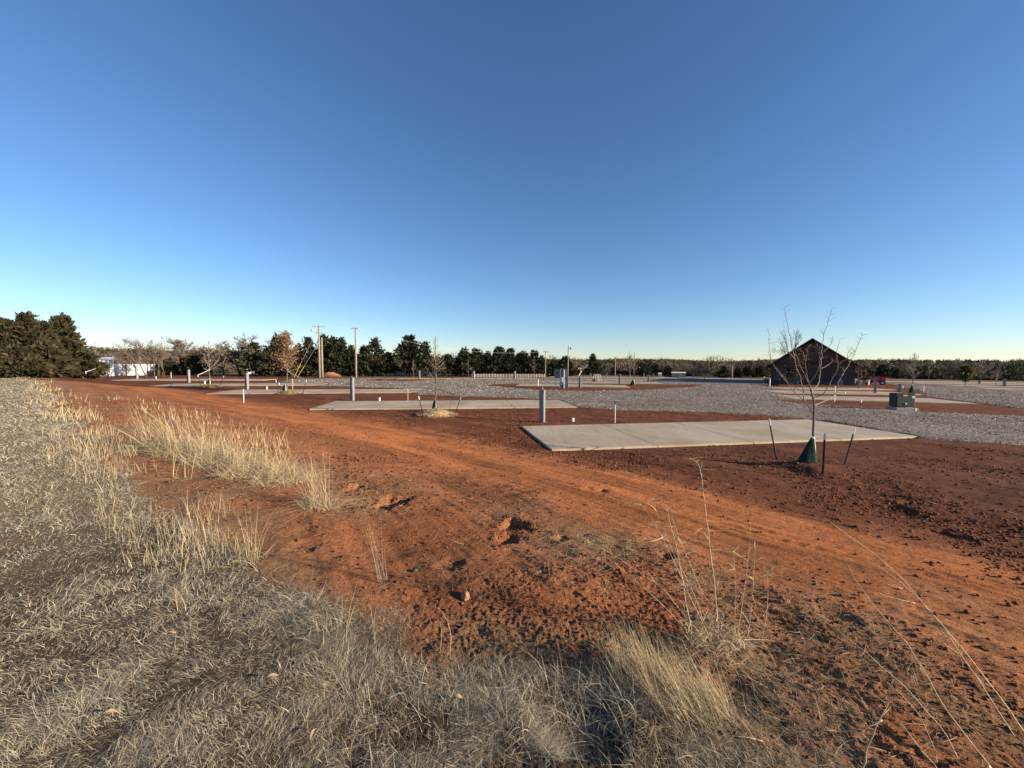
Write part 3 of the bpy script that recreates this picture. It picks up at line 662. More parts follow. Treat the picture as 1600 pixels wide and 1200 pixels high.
rock(727, 934, (.042, .03, .034), 'squarish clay lump casting a black shadow on the bank', M_claystone, 'clay_lump', 'clay lump')
rock(648, 892, (.025, .018, .015), 'small dark pebble beside the lone sheaf', M_barkdark, 'pebble', 'pebble')
def fallen_leaf(px, py, L, label, az):
    p = gat(px, py)+Vector((0, 0, .03)); mb = MB(); V = []; F = []
    for i in range(7):
        t = i/6; ww = L*.22*math.sin(PI*min(1, t*.96+.04))**.8; z = .012*math.sin(t*3)+.004
        V += [(L*(t-.5), -ww, z+ww*.5), (L*(t-.5), 0, z), (L*(t-.5), ww, z+ww*.5)]
        if i: b = 3*(i-1); F += [(b, b+3, b+4, b+1), (b+1, b+4, b+5, b+2)]
    mb.add(V, F); o = mb.build('fallen_leaf', M_husk, loc=p); o.rotation_euler[2] = az
    m = o.modifiers.new('s', 'SOLIDIFY'); m.thickness = .0012
    return tag(o, label, 'fallen leaf', 'dry leaves caught in the grass')
fallen_leaf(1056, 1136, .05, 'pale dry leaf caught in the combed clump', 2.2)
fallen_leaf(1138, 1112, .045, 'pale dry leaf at the right side of the combed clump', 1.1)
fallen_leaf(492, 1158, .05, 'pale dry leaf standing in a bare patch of the lawn', 1.4)
fallen_leaf(715, 1102, .05, 'tan dry leaf lying flat by the bristly clump', .2)
fallen_leaf(170, 1133, .06, 'orange tan dry leaf near the bottom left of the lawn', .7)
fallen_leaf(425, 1075, .06, 'long reddish dry leaf on the bare edge of the lawn', .8)
# ================================================================== trees
def limb(mb, p, d, L, r, depth, rr, spread=.55, up=.25, n=4, kids=3, sides=5, fall=.68, minr=.004):
    pts = [p]; rad = [r]; q = Vector(p); dd = Vector(d)
    for i in range(n):
        dd = (dd+Vector((rr.gauss(0, .13), rr.gauss(0, .13), rr.gauss(0, .08)+up*.18))).normalized(); q = q+dd*(L/n)
        pts.append(Vector(q)); rad.append(max(minr, r*(1-.62*(i+1)/n)))
    mb.tube(pts, rad, sides if depth > 1 else 3, cap=False)
    if depth <= 0: return
    for k in range(kids):
        i = rr.randint(max(1, n//2-1), n); a = (pts[i]-pts[i-1]).normalized(); o = a.orthogonal().normalized()
        o = Matrix.Rotation(rr.uniform(0, 6.28), 3, a) @ o; sp = spread*rr.uniform(.6, 1.35)
        limb(mb, pts[i], (a*math.cos(sp)+o*math.sin(sp)).normalized(), L*fall*rr.uniform(.75, 1.1), max(minr, rad[i]*.72), depth-1, rr, spread, up, n, kids, sides, fall, minr)
def bare_tree(px, base, top, width, label, group=None, seed=1, mt=None, lean=0, stems_=1, minr=.012, depth=4, kids=4, name='bare_tree', trunk=.34, up=.25, dist=None, tr=.02, spread=.6, tilt=.12):
    p = at(px, base)
    if dist: q = Vector((p.x, p.y, 0)).normalized()*dist; p = Vector((q.x, q.y, float(h0(q.x, q.y))))
    H = (at_d(px, top, p.y)-p).z; rr = random.Random(seed); t = thing(name, p, label, 'tree', group)
    tm = MB(); cm = MB()
    for k in range(stems_):
        a = rr.uniform(0, 6.28); b0 = Vector((rr.uniform(-.5, .5), rr.uniform(-.3, .3), 0))*(stems_ > 1)*width*.02
        d = Vector((math.cos(a)*tilt*(1+stems_*.4)+lean, math.sin(a)*tilt, 1)).normalized(); th = H*trunk*rr.uniform(.85, 1.15); n = 4; pts = [b0+Vector((0, 0, -.1))]; q = Vector(b0)
        for i in range(n):
            d = (d+Vector((rr.gauss(0, .05), rr.gauss(0, .05), .05))).normalized(); q = q+d*(th/n); pts.append(Vector(q))
        r0 = H*tr/(stems_**.4); tm.tube(pts, [r0*(1-.35*i/n) for i in range(n+1)], 7)
        nb = 4 if stems_ == 1 else 3
        for j in range(nb):
            a = 6.28*j/nb+rr.uniform(-.5, .5); sp = spread*rr.uniform(.5, 1.25) if j else .15
            dd = (d*math.cos(sp)+Vector((math.cos(a), math.sin(a), 0))*math.sin(sp)).normalized()
            limb(cm, q-d*th*rr.uniform(0, .3)*(j > 0), dd, H*(1-trunk)*rr.uniform(.36, .46), r0*.55, depth, rr, up=up, kids=kids, minr=minr)
    zs = max(v[2] for v in cm.v); f = H/zs; xs = sorted(abs(v[0]) for v in cm.v)[int(len(cm.v)*.985)]; wx = (width/FPX*p.y/2)/xs
    wx = min(max(wx, .55), 1.7)
    sc = lambda m: [(v[0]*wx, v[1]*wx, v[2]*f) for v in m.v]
    cm.v = sc(cm); tm.v = sc(tm)
    tm.build('trunk', mt or M_barkdark, t, smooth=True); cm.build('crown', mt or M_twigdark, t); return t
CED = np.array([(.030, .040, .018), (.040, .050, .022), (.055, .058, .026), (.024, .030, .016), (.060, .048, .028)])
def cedar_mesh(seed, H, W, pal, base=.06, sprays=13, limbs=150, lead=.15, size=1.0, shape=.95):
    r = np.random.default_rng(seed); B = []; D = []; Ls = []
    lump = r.uniform(.75, 1.2, 12)
    for k in range(limbs):
        t = 1-(1-r.random()**1.0)**.8 if False else r.random()**.9
        a = r.uniform(0, 6.28); prof = (1-t)**shape*(.6+.4*min(1, t*5+.35))*1.08*lump[int(a/6.29*12)]*r.uniform(.72, 1.12)
        L = max(W*.5*prof, W*.045); z0 = H*(base+(1-base-.06)*t); el = .25+.75*t+r.normal(0, .12)
        m = max(4, int(sprays*(.35+L/(W*.5))))
        for j in range(m):
            q = r.random()**.6; pos = np.array([math.cos(a)*L*q, math.sin(a)*L*q, z0+L*q*math.tan(min(el, 1.2))*.38+.05*H*q*q]) + r.normal(0, .035*W, 3)*np.array([1, 1, .6])
            d = np.array([math.cos(a)*math.cos(el), math.sin(a)*math.cos(el), math.sin(el)])+r.normal(0, .33, 3); d /= np.linalg.norm(d)
            B.append(pos); D.append(d); Ls.append(size*r.uniform(.2, .6)*(.6+.45*W/4))
    for j in range(int(60+limbs*lead)):       # leader
        zz_ = r.uniform(.80, 1.0); B.append(np.array([r.normal(0, .10*W*(1.03-zz_)/.2), r.normal(0, .10*W*(1.03-zz_)/.2), H*zz_])); D.append(np.array([r.normal(0, .25), r.normal(0, .25), 1])); Ls.append(r.uniform(.2, .42)*(.5+H/14))
    B = np.array(B); D = np.array(D); D /= np.linalg.norm(D, axis=1)[:, None]; Ls = np.array(Ls); Vs = []; n = len(B)
    for fan in range(3):
        dd = D+r.normal(0, .38, D.shape); dd /= np.linalg.norm(dd, axis=1)[:, None]
        sd_ = np.cross(dd, r.normal(0, 1, D.shape)); sd_ /= np.linalg.norm(sd_, axis=1)[:, None]+1e-9
        w_ = (Ls*.17*r.uniform(.7, 1.3, n))[:, None]; l_ = Ls[:, None]
        Vs.append(np.stack([B-sd_*w_*.5, B+dd*l_*.45-sd_*w_, B+dd*l_, B+dd*l_*.45+sd_*w_], 1))
    V = np.concatenate(Vs).reshape(-1, 3); F = np.arange(len(V)).reshape(-1, 4)
    c = np.repeat(np.tile(pal[r.integers(0, len(pal), n)]*r.uniform(.7, 1.35, (n, 1)), (3, 1)), 4, axis=0)
    return mesh_np('crown', V, F, False, c)
_ced = {}
def cedar(px, base, top, width, label, group, seed=0, pal=CED, palname='g', kind=0, dist=None, name='cedar_tree', low=.05, lean=0, mt=None, limbs=150, shape=.95, size=1.0):
    p = at(px, base)
    if dist: q = Vector((p.x, p.y, 0)).normalized()*dist; p = Vector((q.x, q.y, float(h0(q.x, q.y))))
    H = (at_d(px, top, p.y)-p).z; W = width/FPX*p.y
    t = thing(name, p, label, 'tree', group)
    cr = link('crown', cedar_mesh(seed+11, H, W, pal, base=low, limbs=limbs, shape=shape, size=size), mt or M_needle, t)
    cr.rotation_euler = (0, lean, 0)
    MB().tube([(0, 0, -.1), (.03*W, 0, H*.3), (0, 0, H*.9)], [H*.022, H*.016, H*.004], 6).build('trunk', M_barkdark, t); return t
CEDB = np.array([(.045, .048, .022), (.065, .060, .026), (.050, .042, .026), (.085, .062, .036), (.032, .038, .018)])
G1 = 'cedars crowding the left edge beyond the lawn'
for i, (px, b, tp, wd, lb) in enumerate([(-22, 588, 512, 70, 'cedar cut by the left edge of the view'), (12, 588, 497, 74, 'tall green cedar second from the left edge'), (45, 588, 491, 66, 'highest spire of the left cedars, with a silvery tip'),
        (72, 588.5, 503, 60, 'cedar wedged between the silvery spire and the dark ragged cedar'), (100, 589, 494, 84, 'dark ragged cedar with upswept tips, last tall one before the white wall'),
        (133, 591, 553, 52, 'low bushy cedar at the foot of the ragged cedar'), (28, 590, 545, 80, 'low dense cedar in front of the left group'), (75, 590, 540, 70, 'low olive cedar in front of the silvery spire')]):
    cedar(px, b, tp+4, wd*.94, lb, G1, seed=i, pal=CEDB*.8, low=.0, limbs=230, shape=1.15, size=1.25)
G2 = 'row of cedars behind the utility poles'
for i, (px, b, tp, wd, lw, lb) in enumerate([
        (262, 586.2, 562, 34, .0, 'round dark cedar bush right of the long white wall'), (300, 586.2, 558, 40, .0, 'olive cedar bush behind the distant staked sapling'), (398, 588, 538, 46, .0, 'black green cedar under the spreading bare tree'),
        (436, 588, 527, 46, .0, 'cedar directly behind the brown leaved sapling'), (466, 588, 541, 34, .0, 'short cedar behind the yellow guy guards'), (483, 588, 528, 36, .02, 'pointed cedar just left of the double utility pole'),
        (507, 588, 526, 34, .02, 'pointed cedar just right of the double utility pole'), (521, 588, 528, 34, .02, 'narrow cedar above the red dirt pile'), (535, 588, 529, 32, .02, 'narrow cedar between the red dirt pile and the second pole'),
        (549, 588, 541, 30, .02, 'shorter cedar touching the second pole on its left'), (569, 588, 543, 34, .02, 'shorter cedar just right of the second pole'), (586, 588, 530, 42, .06, 'cedar with a sharp tip standing free right of the second pole'),
        (606, 588, 553, 36, .06, 'low cedar in the gap before the big paired cedars'), (640, 588, 529, 46, .10, 'big cedar with an open foot, tallest right of the poles'), (664, 588, 537, 42, .10, 'big cedar leaning on the tallest one, behind the mulched sapling'),
        (700, 588, 556, 40, .08, 'low brownish cedar right of the mulched sapling'), (724, 588, 549, 34, .04, 'dark cedar opening the right hand row above the rail fence'), (744, 588, 547, 38, .06, 'full round topped cedar above the rail fence'),
        (762, 588, 552, 30, .04, 'cedar filling the dip in the right hand row'), (780, 588, 545, 38, .04, 'tallest cedar above the rail fence'), (797, 588, 546, 36, .04, 'cedar second tallest above the rail fence'),
        (816, 588, 551, 32, .04, 'olive cedar near the end of the rail fence'), (834, 588, 551, 28, .04, 'spiky cedar left of the third utility pole'), (846, 588, 558, 22, .04, 'small cedar behind the third utility pole'),
        (867, 588, 565, 22, .0, 'small dark cedar behind the meter cabinets'), (883, 588, 560, 26, .0, 'dark cedar behind the tall cabinet'), (926, 588, 555, 24, .05, 'lone pointed cedar right of the pale leaning tree')]):
    cedar(px, b, tp, wd*((1.3 if i % 3 else 1.5) if tp < 540 or px > 715 else 1.05), lb, G2, seed=40+i, low=lw, limbs=140, shape=[1.15, .9, 1.3, 1.0][i % 4], size=[1, 1.25, .85][i % 3])
G3 = 'dark round bushes along the far side of the camp'
for i, (px, b, tp, wd, lb) in enumerate([(1005, 589, 577, 22, 'dark round bush beyond the grey road, first from the centre'), (1044, 589, 574, 24, 'dark bush beside the little white shelter'), (1131, 590, 575, 20, 'dark bush left of the bright stub pole'),
        (1152, 590, 576, 16, 'dark bush right of the bright stub pole'), (1168, 590, 574, 20, 'dark bush between the stub pole and the brown house'), (1186, 590, 574, 22, 'dark bush touching the left corner of the brown house'),
        (1378, 592, 572, 26, 'dark tree crown behind the red tractor'), (1452, 592, 573, 22, 'dark tree left of the yellow green sapling'), (1470, 592, 574, 24, 'dark tree close to the yellow green sapling'), (1350, 594, 574, 26, 'dark tree crown right beside the brown house')]):
    cedar(px, b, tp, wd, lb, G3, seed=90+i, low=.0, limbs=70, name='cedar_bush')
GB = 'bare winter trees on the left'
bare_tree(8, 588, 497, 90, 'grey bare tree rising behind the left cedars', GB, 3, depth=4, minr=.02, dist=84)
bare_tree(222, 589.2, 522, 74, 'bare tree sweeping left over the white wall', GB, 5, depth=3, lean=-.28, stems_=2, trunk=.24, up=.15, kids=5, minr=.01)
bare_tree(238, 588.8, 527, 46, 'bare tree on twin trunks before the white wall', GB, 6, depth=3, kids=5, stems_=2, trunk=.28)
bare_tree(252, 588.6, 525, 50, 'many stemmed bare tree at the right end of the white wall', GB, 7, depth=3, stems_=4, trunk=.3)
bare_tree(280, 586, 523, 46, 'thin bare tree behind the round cedar bush', GB, 8, depth=4, minr=.016)
bare_tree(302, 586.2, 536, 44, 'low bare tree behind the olive cedar bush', GB, 9, depth=4)
bare_tree(330, 586.2, 540, 50, 'bare thicket tree behind the distant staked sapling', GB, 10, depth=4, stems_=3)
bare_tree(376, 587.2, 519, 100, 'wide spreading bare tree above the black green cedar', GB, 11, depth=4, kids=5, minr=.015, spread=.75)
bare_tree(350, 587, 545, 40, 'small bare tree left of the wide spreading one', GB, 12, depth=3)
bare_tree(414, 588, 528, 40, 'faint bare tree between the black green cedar and the brown leaved sapling', GB, 13, depth=4)
bare_tree(1418, 591, 556, 26, 'bare tree with a pale top behind the green electrical box', 'bare trees at right', 21, depth=4, minr=.02)
bare_tree(903, 589, 567, 34, 'pale white trunked tree leaning right beside the light pole', None, 22, mt=M_barkwhite, depth=2, lean=.25, tr=.035)
bare_tree(1234, 602, 500, 40, 'thin bare tree rising left of the brown gable', 'bare trees at right', 27, depth=3, minr=.016, dist=75)
for i, (px, tp, wd, lb) in enumerate([(985, 548, 12, 'slender upright bare sapling left of the second far pedestal'), (1100, 575, 20, 'tan bare tree on the far side of the road'), (1556, 577, 18, 'reddish bare tree near the right edge'), (1590, 574, 22, 'reddish bare tree at the right edge')]):
    bare_tree(px, 590+px*.003, tp, wd, lb, 'small far trees', 30+i, mt=M_twig, depth=3, minr=.02)
# far woodland, one mass per belt
def wood(name, n, r0, r1, hmin, hmax, k, label, qs, evergreen=.25, a0=-FOV-4, a1=FOV+4, power=2):
    x, y = polar_sample(n, r0, r1, a0, a1, power); k_ = (y > 76) & (np.hypot(.55*x, y) > 80); x, y = x[k_], y[k_]; n = len(x); z = h0(x, y); a = np.degrees(np.arctan2(x, y))
    left = np.clip((-a-5)/30, 0, 1); Hh = rng.uniform(hmin, hmax, n)*(1+.3*fbm(x/35, y/35, 2, 301)); Wd = Hh*rng.uniform(.38, .62, n)
    ever = rng.random(n) < evergreen*(1+1.4*fbm(x/60, y/60, 2, 303))
    Hh = np.where(ever, Hh*.8, Hh)
    q = rng.normal(0, 1, (n, k, 3)); q /= np.linalg.norm(q, axis=2)[..., None]; q *= rng.random((n, k, 1))**.42
    q[..., 2] = np.abs(q[..., 2])*.95-.12
    P = np.stack([x, y, z], 1)[:, None]+q*np.stack([Wd, Wd, Hh*.62], 1)[:, None]+np.array([0, 0, 1])*(Hh*.30)[:, None, None]
    up = q*.8+np.array([0, 0, .45])+rng.normal(0, .5, q.shape); up /= np.linalg.norm(up, axis=2)[..., None]
    sd_ = np.cross(up, rng.normal(0, 1, q.shape)); sd_ /= np.linalg.norm(sd_, axis=2)[..., None]+1e-9
    L = (qs*rng.uniform(.6, 1.5, (n, k, 1))); wv = np.where(ever[:, None, None], .33, .13)*L
    V = np.stack([P-up*L*.4-sd_*wv*.6, P-sd_*wv, P+up*L, P+sd_*wv], 2).reshape(-1, 3); F = np.arange(len(V)).reshape(-1, 4)
    BR = np.array([(.150, .115, .085), (.125, .098, .076), (.175, .135, .095), (.11, .085, .07), (.16, .12, .08)]); GRN = np.array([(.035, .045, .024), (.045, .055, .028), (.03, .036, .022)])
    c = np.where(ever[:, None], GRN[rng.integers(0, 3, n)], BR[rng.integers(0, 5, n)]*rng.uniform(.7, 1.15, (n, 1)))
    c = (c[:, None]*rng.uniform(.75, 1.25, (n, k, 1))); c = np.repeat(c.reshape(-1, 3), 4, axis=0)
    tag(link(name, mesh_np(name, V, F, False, c), M_leaf), label, kind='stuff')
wood('near_woods', 1000, 84, 185, 4.0, 6.2, 480, 'brown winter woodland just beyond the camp', .42)
wood('middle_woods', 1500, 185, 520, 5, 8, 130, 'brown and dark green woodland in the middle distance', 1.1, .35)
wood('distant_woods', 6500, 520, 2300, 6, 10, 30, 'low wooded ridge on the horizon', 2.8, .5, power=1.3)
# ================================================================== the staked sapling in front (traced branch by branch, each with its own depth)
def cr(pts, sc=4.2875, ox=1160, oy=480): return [(ox+a/sc, oy+b/sc, c) for a, b, c in pts]
def smooth(P, k=4):
    Q = []
    for i in range(len(P)-1):
        a, b, c, d = P[max(i-1, 0)], P[i], P[i+1], P[min(i+2, len(P)-1)]
        for j in range(k):
            t = j/k; Q.append(.5*((2*b)+(c-a)*t+(2*a-5*b+4*c-d)*t*t+(3*b-a-3*c+d)*t**3))
    return Q+[P[-1]]
base = gat(1271, 729); D0 = base.y
T = thing('sapling', base, 'bare many branched sapling nearest the camera, with a green bag at its foot', 'young tree', 'staked young trees between the pads')
tm = MB(); P = smooth([at_d(a, b, D0+c)-base for a, b, c in cr([(478, 1075, 0), (479, 960, 0), (474, 860, 0), (478, 760, 0), (480, 650, 0), (470, 600, .02), (455, 545, .03), (445, 505, .03)])])
tm.tube(P, [.031-.019*i/(len(P)-1) for i in range(len(P))], 8); tm.build('trunk', M_bark, T, smooth=True)
BR = [[(472, 715, 0), (415, 630, .1), (340, 560, .2), (290, 495, .28), (235, 430, .34), (195, 360, .38), (180, 250, .4), (175, 140, .4)], [(290, 495, .28), (262, 455, .3), (200, 375, .42), (172, 290, .5)],
      [(470, 600, 0), (380, 550, .25), (320, 510, .4), (265, 455, .5)], [(415, 630, .1), (408, 560, -.02), (385, 470, -.1), (350, 350, -.2), (325, 230, -.25), (295, 100, -.3), (290, 5, -.3)],
      [(447, 510, .03), (400, 420, -.1), (362, 330, -.15), (342, 250, -.2)], [(447, 505, .03), (430, 430, .1), (424, 360, .15), (440, 265, .2)], [(447, 510, .03), (500, 440, -.15), (520, 350, -.2), (515, 280, -.2), (500, 250, -.2)],
      [(465, 560, 0), (510, 500, .15), (525, 400, .2), (528, 300, .25), (545, 190, .3), (580, 75, .32), (605, 0, .34)], [(525, 410, .2), (580, 385, .3), (610, 360, .35)], [(545, 300, .26), (585, 255, .3), (600, 215, .3)],
      [(475, 608, 0), (540, 580, -.2), (590, 500, -.3), (640, 385, -.4), (630, 330, -.42), (650, 220, -.45)], [(485, 655, 0), (570, 620, .2), (630, 570, .3), (655, 480, .4), (720, 370, .5), (770, 270, .55), (808, 170, .6)],
      [(640, 385, -.4), (700, 340, -.5), (752, 290, -.6)], [(350, 350, -.2), (300, 290, -.3), (240, 230, -.35)], [(655, 480, .4), (680, 440, .4), (676, 415, .4)], [(360, 330, -.15), (335, 300, 0), (318, 340, .1)],
      [(424, 360, .15), (400, 300, .2), (372, 280, .25)], [(545, 190, .3), (520, 150, .3)], [(720, 370, .5), (700, 320, .45), (735, 280, .4)], [(340, 560, .2), (370, 520, 0), (360, 455, -.1)]]
cm = MB(); rr = random.Random(4); ends = []
for b in BR:
    P = smooth([at_d(a, bb, D0+c)-base for a, bb, c in cr(b)], 4); r0 = .0125 if len(b) > 5 else .007
    P = [p+Vector((rr.gauss(0, .006), rr.gauss(0, .01), rr.gauss(0, .005))) for p in P]
    cm.tube(P, [r0-(r0-.0030)*i/(len(P)-1) for i in range(len(P))], 6, cap=False)
    for i in range(3, len(P)):
        for q in range(2):
            if rr.random() < .34 and i > 4:
                d = (P[i]-P[i-1]).normalized(); o = Matrix.Rotation(rr.uniform(0, 6.28), 3, d) @ d.orthogonal().normalized(); L = rr.uniform(.05, .20)
                e = P[i]+(d*.5+o*.8).normalized()*L; cm.tube([P[i], (P[i]+e)/2+Vector((0, 0, .008)), e], [.0028, .0022, .0018], 3, cap=False); ends.append(e)
    d = (P[-1]-P[-2]).normalized()
    for q in range(4):
        o = Matrix.Rotation(rr.uniform(0, 6.28), 3, d) @ d.orthogonal().normalized(); cm.tube([P[-1-q], P[-1-q]+(d*.6+o).normalized()*rr.uniform(.06, .13)], [.0026, .0018], 3, cap=False)
cm.build('crown', M_twig, T, smooth=True)
n = 260; c0 = np.array([tuple(at_d(1160+a/4.2875, 480+b/4.2875, D0)-base) for a, b in ((380, 350), (395, 320), (350, 430), (410, 300), (345, 455))])
bb = c0[rng.integers(0, 5, n)]+rng.normal(0, .11, (n, 3))
LEAFC = np.array([(.38, .22, .10), (.32, .19, .09), (.44, .28, .14), (.28, .17, .09)])
V, F, k = ribbons(bb, rng.uniform(0, 6.28, n), rng.uniform(.3, 2.2, n), rng.uniform(.02, .05, n), rng.uniform(.006, .013, n), rng.uniform(.1, .6, n), rng.uniform(-.5, .5, n), 3, .3)
link('leaves', mesh_np('leaves', V, F, False, np.repeat(pick(LEAFC, n), k, axis=0)), M_leaf, T)
# ---- watering bag: wrapped cloth cone, open pleat, pale printed panel on the sunny side
def water_bag(px, base_px, top_px, w, label, lean=-.2, dist=None, group='green watering bags on the young trees'):
    p = gat(px, base_px); H = (at_d(px, top_px, p.y)-p).z; V = []; F = []; n = 20; m = 10; FP = []
    for j in range(m+1):
        t = j/m; rad = w*(.50*(1-t)**.85+.09); cx = -w*.28*(1-t)*abs(lean)/.2*.8
        for i in range(n):
            a = 2*PI*i/n; q = 1+.13*math.sin(a*5+t*3)*(1-t*.6)+.06*math.sin(a*9+2)
            V.append((cx+rad*q*math.cos(a), rad*.62*q*math.sin(a), H*t+.02*math.sin(a*4)*(1-t)))
        if j:
            for i in range(n):
                f = ((j-1)*n+i, (j-1)*n+(i+1) % n, j*n+(i+1) % n, j*n+i)
                (FP if i in (17, 18) else F).append(f)
    t = thing('watering_bag', p-Vector((0, .03, 0)), label, 'watering bag', group)
    a = MB(); a.v = list(V); a.f = F; o = a.build('fabric_sleeve', M_bag, t, smooth=True); sm = o.modifiers.new('s', 'SOLIDIFY'); sm.thickness = .006
    a = MB(); a.v = [Vector(v)*1.0 for v in V]; a.f = FP; o = a.build('pale_panel', M_bagpale, t, smooth=True); sm = o.modifiers.new('s', 'SOLIDIFY'); sm.thickness = .009
    a = MB(); a.tube([(0, 0, H*.97), (0, 0, H*1.02)], [w*.13, w*.10], 10); a.build('collar', M_strapw, t); return t
water_bag(1266, 731, 683, .36, 'green bag leaning against the nearest sapling', -.24)
def post(px, base_px, tx, ty, label, group, dd=0, whitef=.17, r=.016, name='tree_stake'):
    p = gat(px, base_px); e = at_d(tx, ty, p.y+dd)-p; o = thing(name, p, label, 'tree stake', group); d = e.normalized(); k = 1-whitef
    a = MB()
    m = d.to_track_quat('Z', 'Y').to_matrix()
    L = e.length
    a.box(d*(L*k/2-.05), (r*2.2, r*.5, L*k+.1), rot=m); a.box(d*(L*k/2-.05)+m @ Vector((0, r*.85, 0)), (r*.5, r*1.2, L*k+.1), rot=m)
    for i in range(9): a.box(d*(L*k*(.15+i*.085))+m @ Vector((0, -r*.4, 0)), (r*1.2, r*.35, .012), rot=m)
    a.build('steel_post', M_black, o)
    a = MB(); a.box(d*(L*(k+whitef/2)), (r*2.2, r*.5, L*whitef), rot=m); a.box(d*(L*(k+whitef/2))+m @ Vector((0, r*.85, 0)), (r*.5, r*1.2, L*whitef), rot=m)
    a.build('white_tip', M_white, o); return p, p+e
GP = 'steel stakes leaning round the young trees'
a1 = post(1213, 719, 1201, 654, 'stake on the left side of the nearest sapling', GP, .2)
a2 = post(1285, 746, 1289, 676, 'stake standing nearly upright in front of the nearest sapling', GP, -.1)
a3 = post(1319, 728, 1336, 669, 'stake leaning right on the right side of the nearest sapling', GP, .1)
b1 = post(661, 655, 654, 619, 'stake on the left side of the mulched sapling', GP)
b2 = post(710, 652, 721, 620, 'stake on the right side of the mulched sapling', GP)
c1 = post(436, 617, 431, 594, 'left stake of the brown leaved sapling', GP); c2 = post(440, 621, 436, 598, 'front stake of the brown leaved sapling', GP); c3 = post(473, 616, 479, 594, 'right stake of the brown leaved sapling', GP)
d1 = post(314, 606, 309, 586, 'left stake of the distant sapling by the olive cedar bush', GP); d2 = post(343, 605, 350, 587, 'right stake of the distant sapling by the olive cedar bush', GP)
e1 = post(137, 598, 134, 581, 'left stake of the farthest sapling by the white wall', GP); e2 = post(169, 596, 170, 582, 'right stake of the farthest sapling by the white wall', GP)
def strap(a, b, mt, label, r=.006, sag=.03, name='strap'):
    P = [a.lerp(b, i/8)-Vector((0, 0, sag*math.sin(PI*i/8)))-a for i in range(9)]
    tag(MB().tube(P, r, 5).build(name, mt, loc=a), label, 'strap', 'straps tying young trees to their stakes')
def trunkpt(px, base_px, y): p = at(px, base_px); return at_d(px, y, p.y)
strap(trunkpt(683, 649, 607), b2[1], M_strap, 'dark strap from the mulched sapling to its right stake', .010)
strap(trunkpt(683, 649, 607), b1[1]+Vector((-3, .8, .45)) if False else b1[1], M_strap, 'dark strap from the mulched sapling to its left stake', .008)
strap(trunkpt(449, 613, 580), c3[1], M_strapw, 'white strap from the brown leaved sapling to its right stake', .030)
strap(trunkpt(328, 603, 577), d1[1], M_strapw, 'pale strap from the distant sapling to its left stake', .022)
strap(trunkpt(1271, 729, 668), a1[1], M_wire, 'thin pale wire from the nearest sapling to its left stake', .0022, .04)
strap(trunkpt(151, 592, 575), e1[1], M_strapw, 'white strap from the farthest sapling to its left stake', .03)
# ---- other saplings
def sapling(px, base_px, top_px, width, label, seed, leaves=0, cone=True, limbs=26, minr=.006, sap=None, leafpal=LEAFC, leafs=.06, name='sapling', low=.28, group='staked young trees between the pads', thick=1):
    p = gat(px, base_px); H = (at_d(px, top_px, p.y)-p).z; W = width/FPX*p.y; rr = random.Random(seed); t = thing(name, p, label, 'young tree', group)
    a = MB(); tp = [Vector((rr.gauss(0, .012)*H*.4, rr.gauss(0, .01)*H*.4, H*i/10)) for i in range(11)]; tp[0] = Vector((0, 0, -.05))
    a.tube(tp, [max(minr, H*.0105*thick*(1-.85*i/10)) for i in range(11)], 7); a.build('trunk', sap or M_bark, t, smooth=True)
    cm = MB(); tips = []
    for k in range(limbs):
        f = low+(1-low)*(k+rr.random())/limbs*.97; i = min(9, int(f*10)); q = tp[i].lerp(tp[i+1], f*10-i); an = rr.uniform(0, 6.28)
        L = W*.5*((1-f)/(1-low))**.7*rr.uniform(.55, 1.1)+.06; el = rr.uniform(.25, .7)+f*.2; d = Vector((math.cos(an)*math.cos(el), math.sin(an)*math.cos(el)*.9, math.sin(el))); P = [q]
        for j in range(5): d = (d+Vector((rr.gauss(0, .08), rr.gauss(0, .08), .05))).normalized(); P.append(P[-1]+d*L/5)
        cm.tube(P, [max(minr*.75, H*.0035*(1-j/6)) for j in range(6)], 4, cap=False); tips += P[1:]
        for j in range(4):
            b = P[rr.randint(1, 5)]; dd = (d+Vector((rr.gauss(0, .6), rr.gauss(0, .6), rr.gauss(.1, .4)))).normalized(); e = b+dd*L*rr.uniform(.2, .45); cm.tube([b, e], minr*.6, 3, cap=False); tips.append(e)
    cm.build('crown', M_twig if not sap else sap, t)
    if leaves:
        tp_ = np.array([tuple(v) for v in tips]); n = leaves; b = tp_[rng.integers(0, len(tp_), n)]+rng.normal(0, W*.045, (n, 3))
        V, F, k = ribbons(b, rng.uniform(0, 6.28, n), rng.uniform(0, 2.4, n), leafs*rng.uniform(.8, 2, n), leafs*rng.uniform(.5, 1.0, n), rng.uniform(-.3, .6, n), None, 2, .4)
        link('leaves', mesh_np('leaves', V, F, False, np.repeat(pick(leafpal, n), k, axis=0)), M_leaf, t)
    return t
sapling(681, 649, 526, 44, 'tall conical bare sapling on a straw mulch mound', 3, limbs=34, minr=.010, low=.33)
water_bag(680, 646, 624, .30, 'green bag at the foot of the mulched sapling', -.1)
sapling(449, 613, 521, 50, 'bushy sapling holding all its brown leaves', 5, leaves=2600, limbs=70, minr=.012, leafpal=np.array([(.30, .17, .085), (.25, .145, .08), (.36, .21, .11), (.22, .125, .07)]), leafs=.10, low=.34)
water_bag(446, 613, 600, .42, 'green bag at the foot of the brown leaved sapling', -.12)
sapling(328, 603, 532, 46, 'bare sapling before the olive cedar bush, dark bag at its foot', 6, limbs=34, minr=.016, low=.3)
water_bag(328, 603, 592, .45, 'dark green bag at the foot of the distant sapling by the olive cedar bush', -.1)
sapling(151, 592, 532, 26, 'slim bare sapling right of the left cedars', 8, limbs=22, minr=.018, low=.2)
sapling(1425, 613, 552, 34, 'bare brownish sapling rising behind the green electrical box', 9, limbs=34, minr=.014, low=.3)
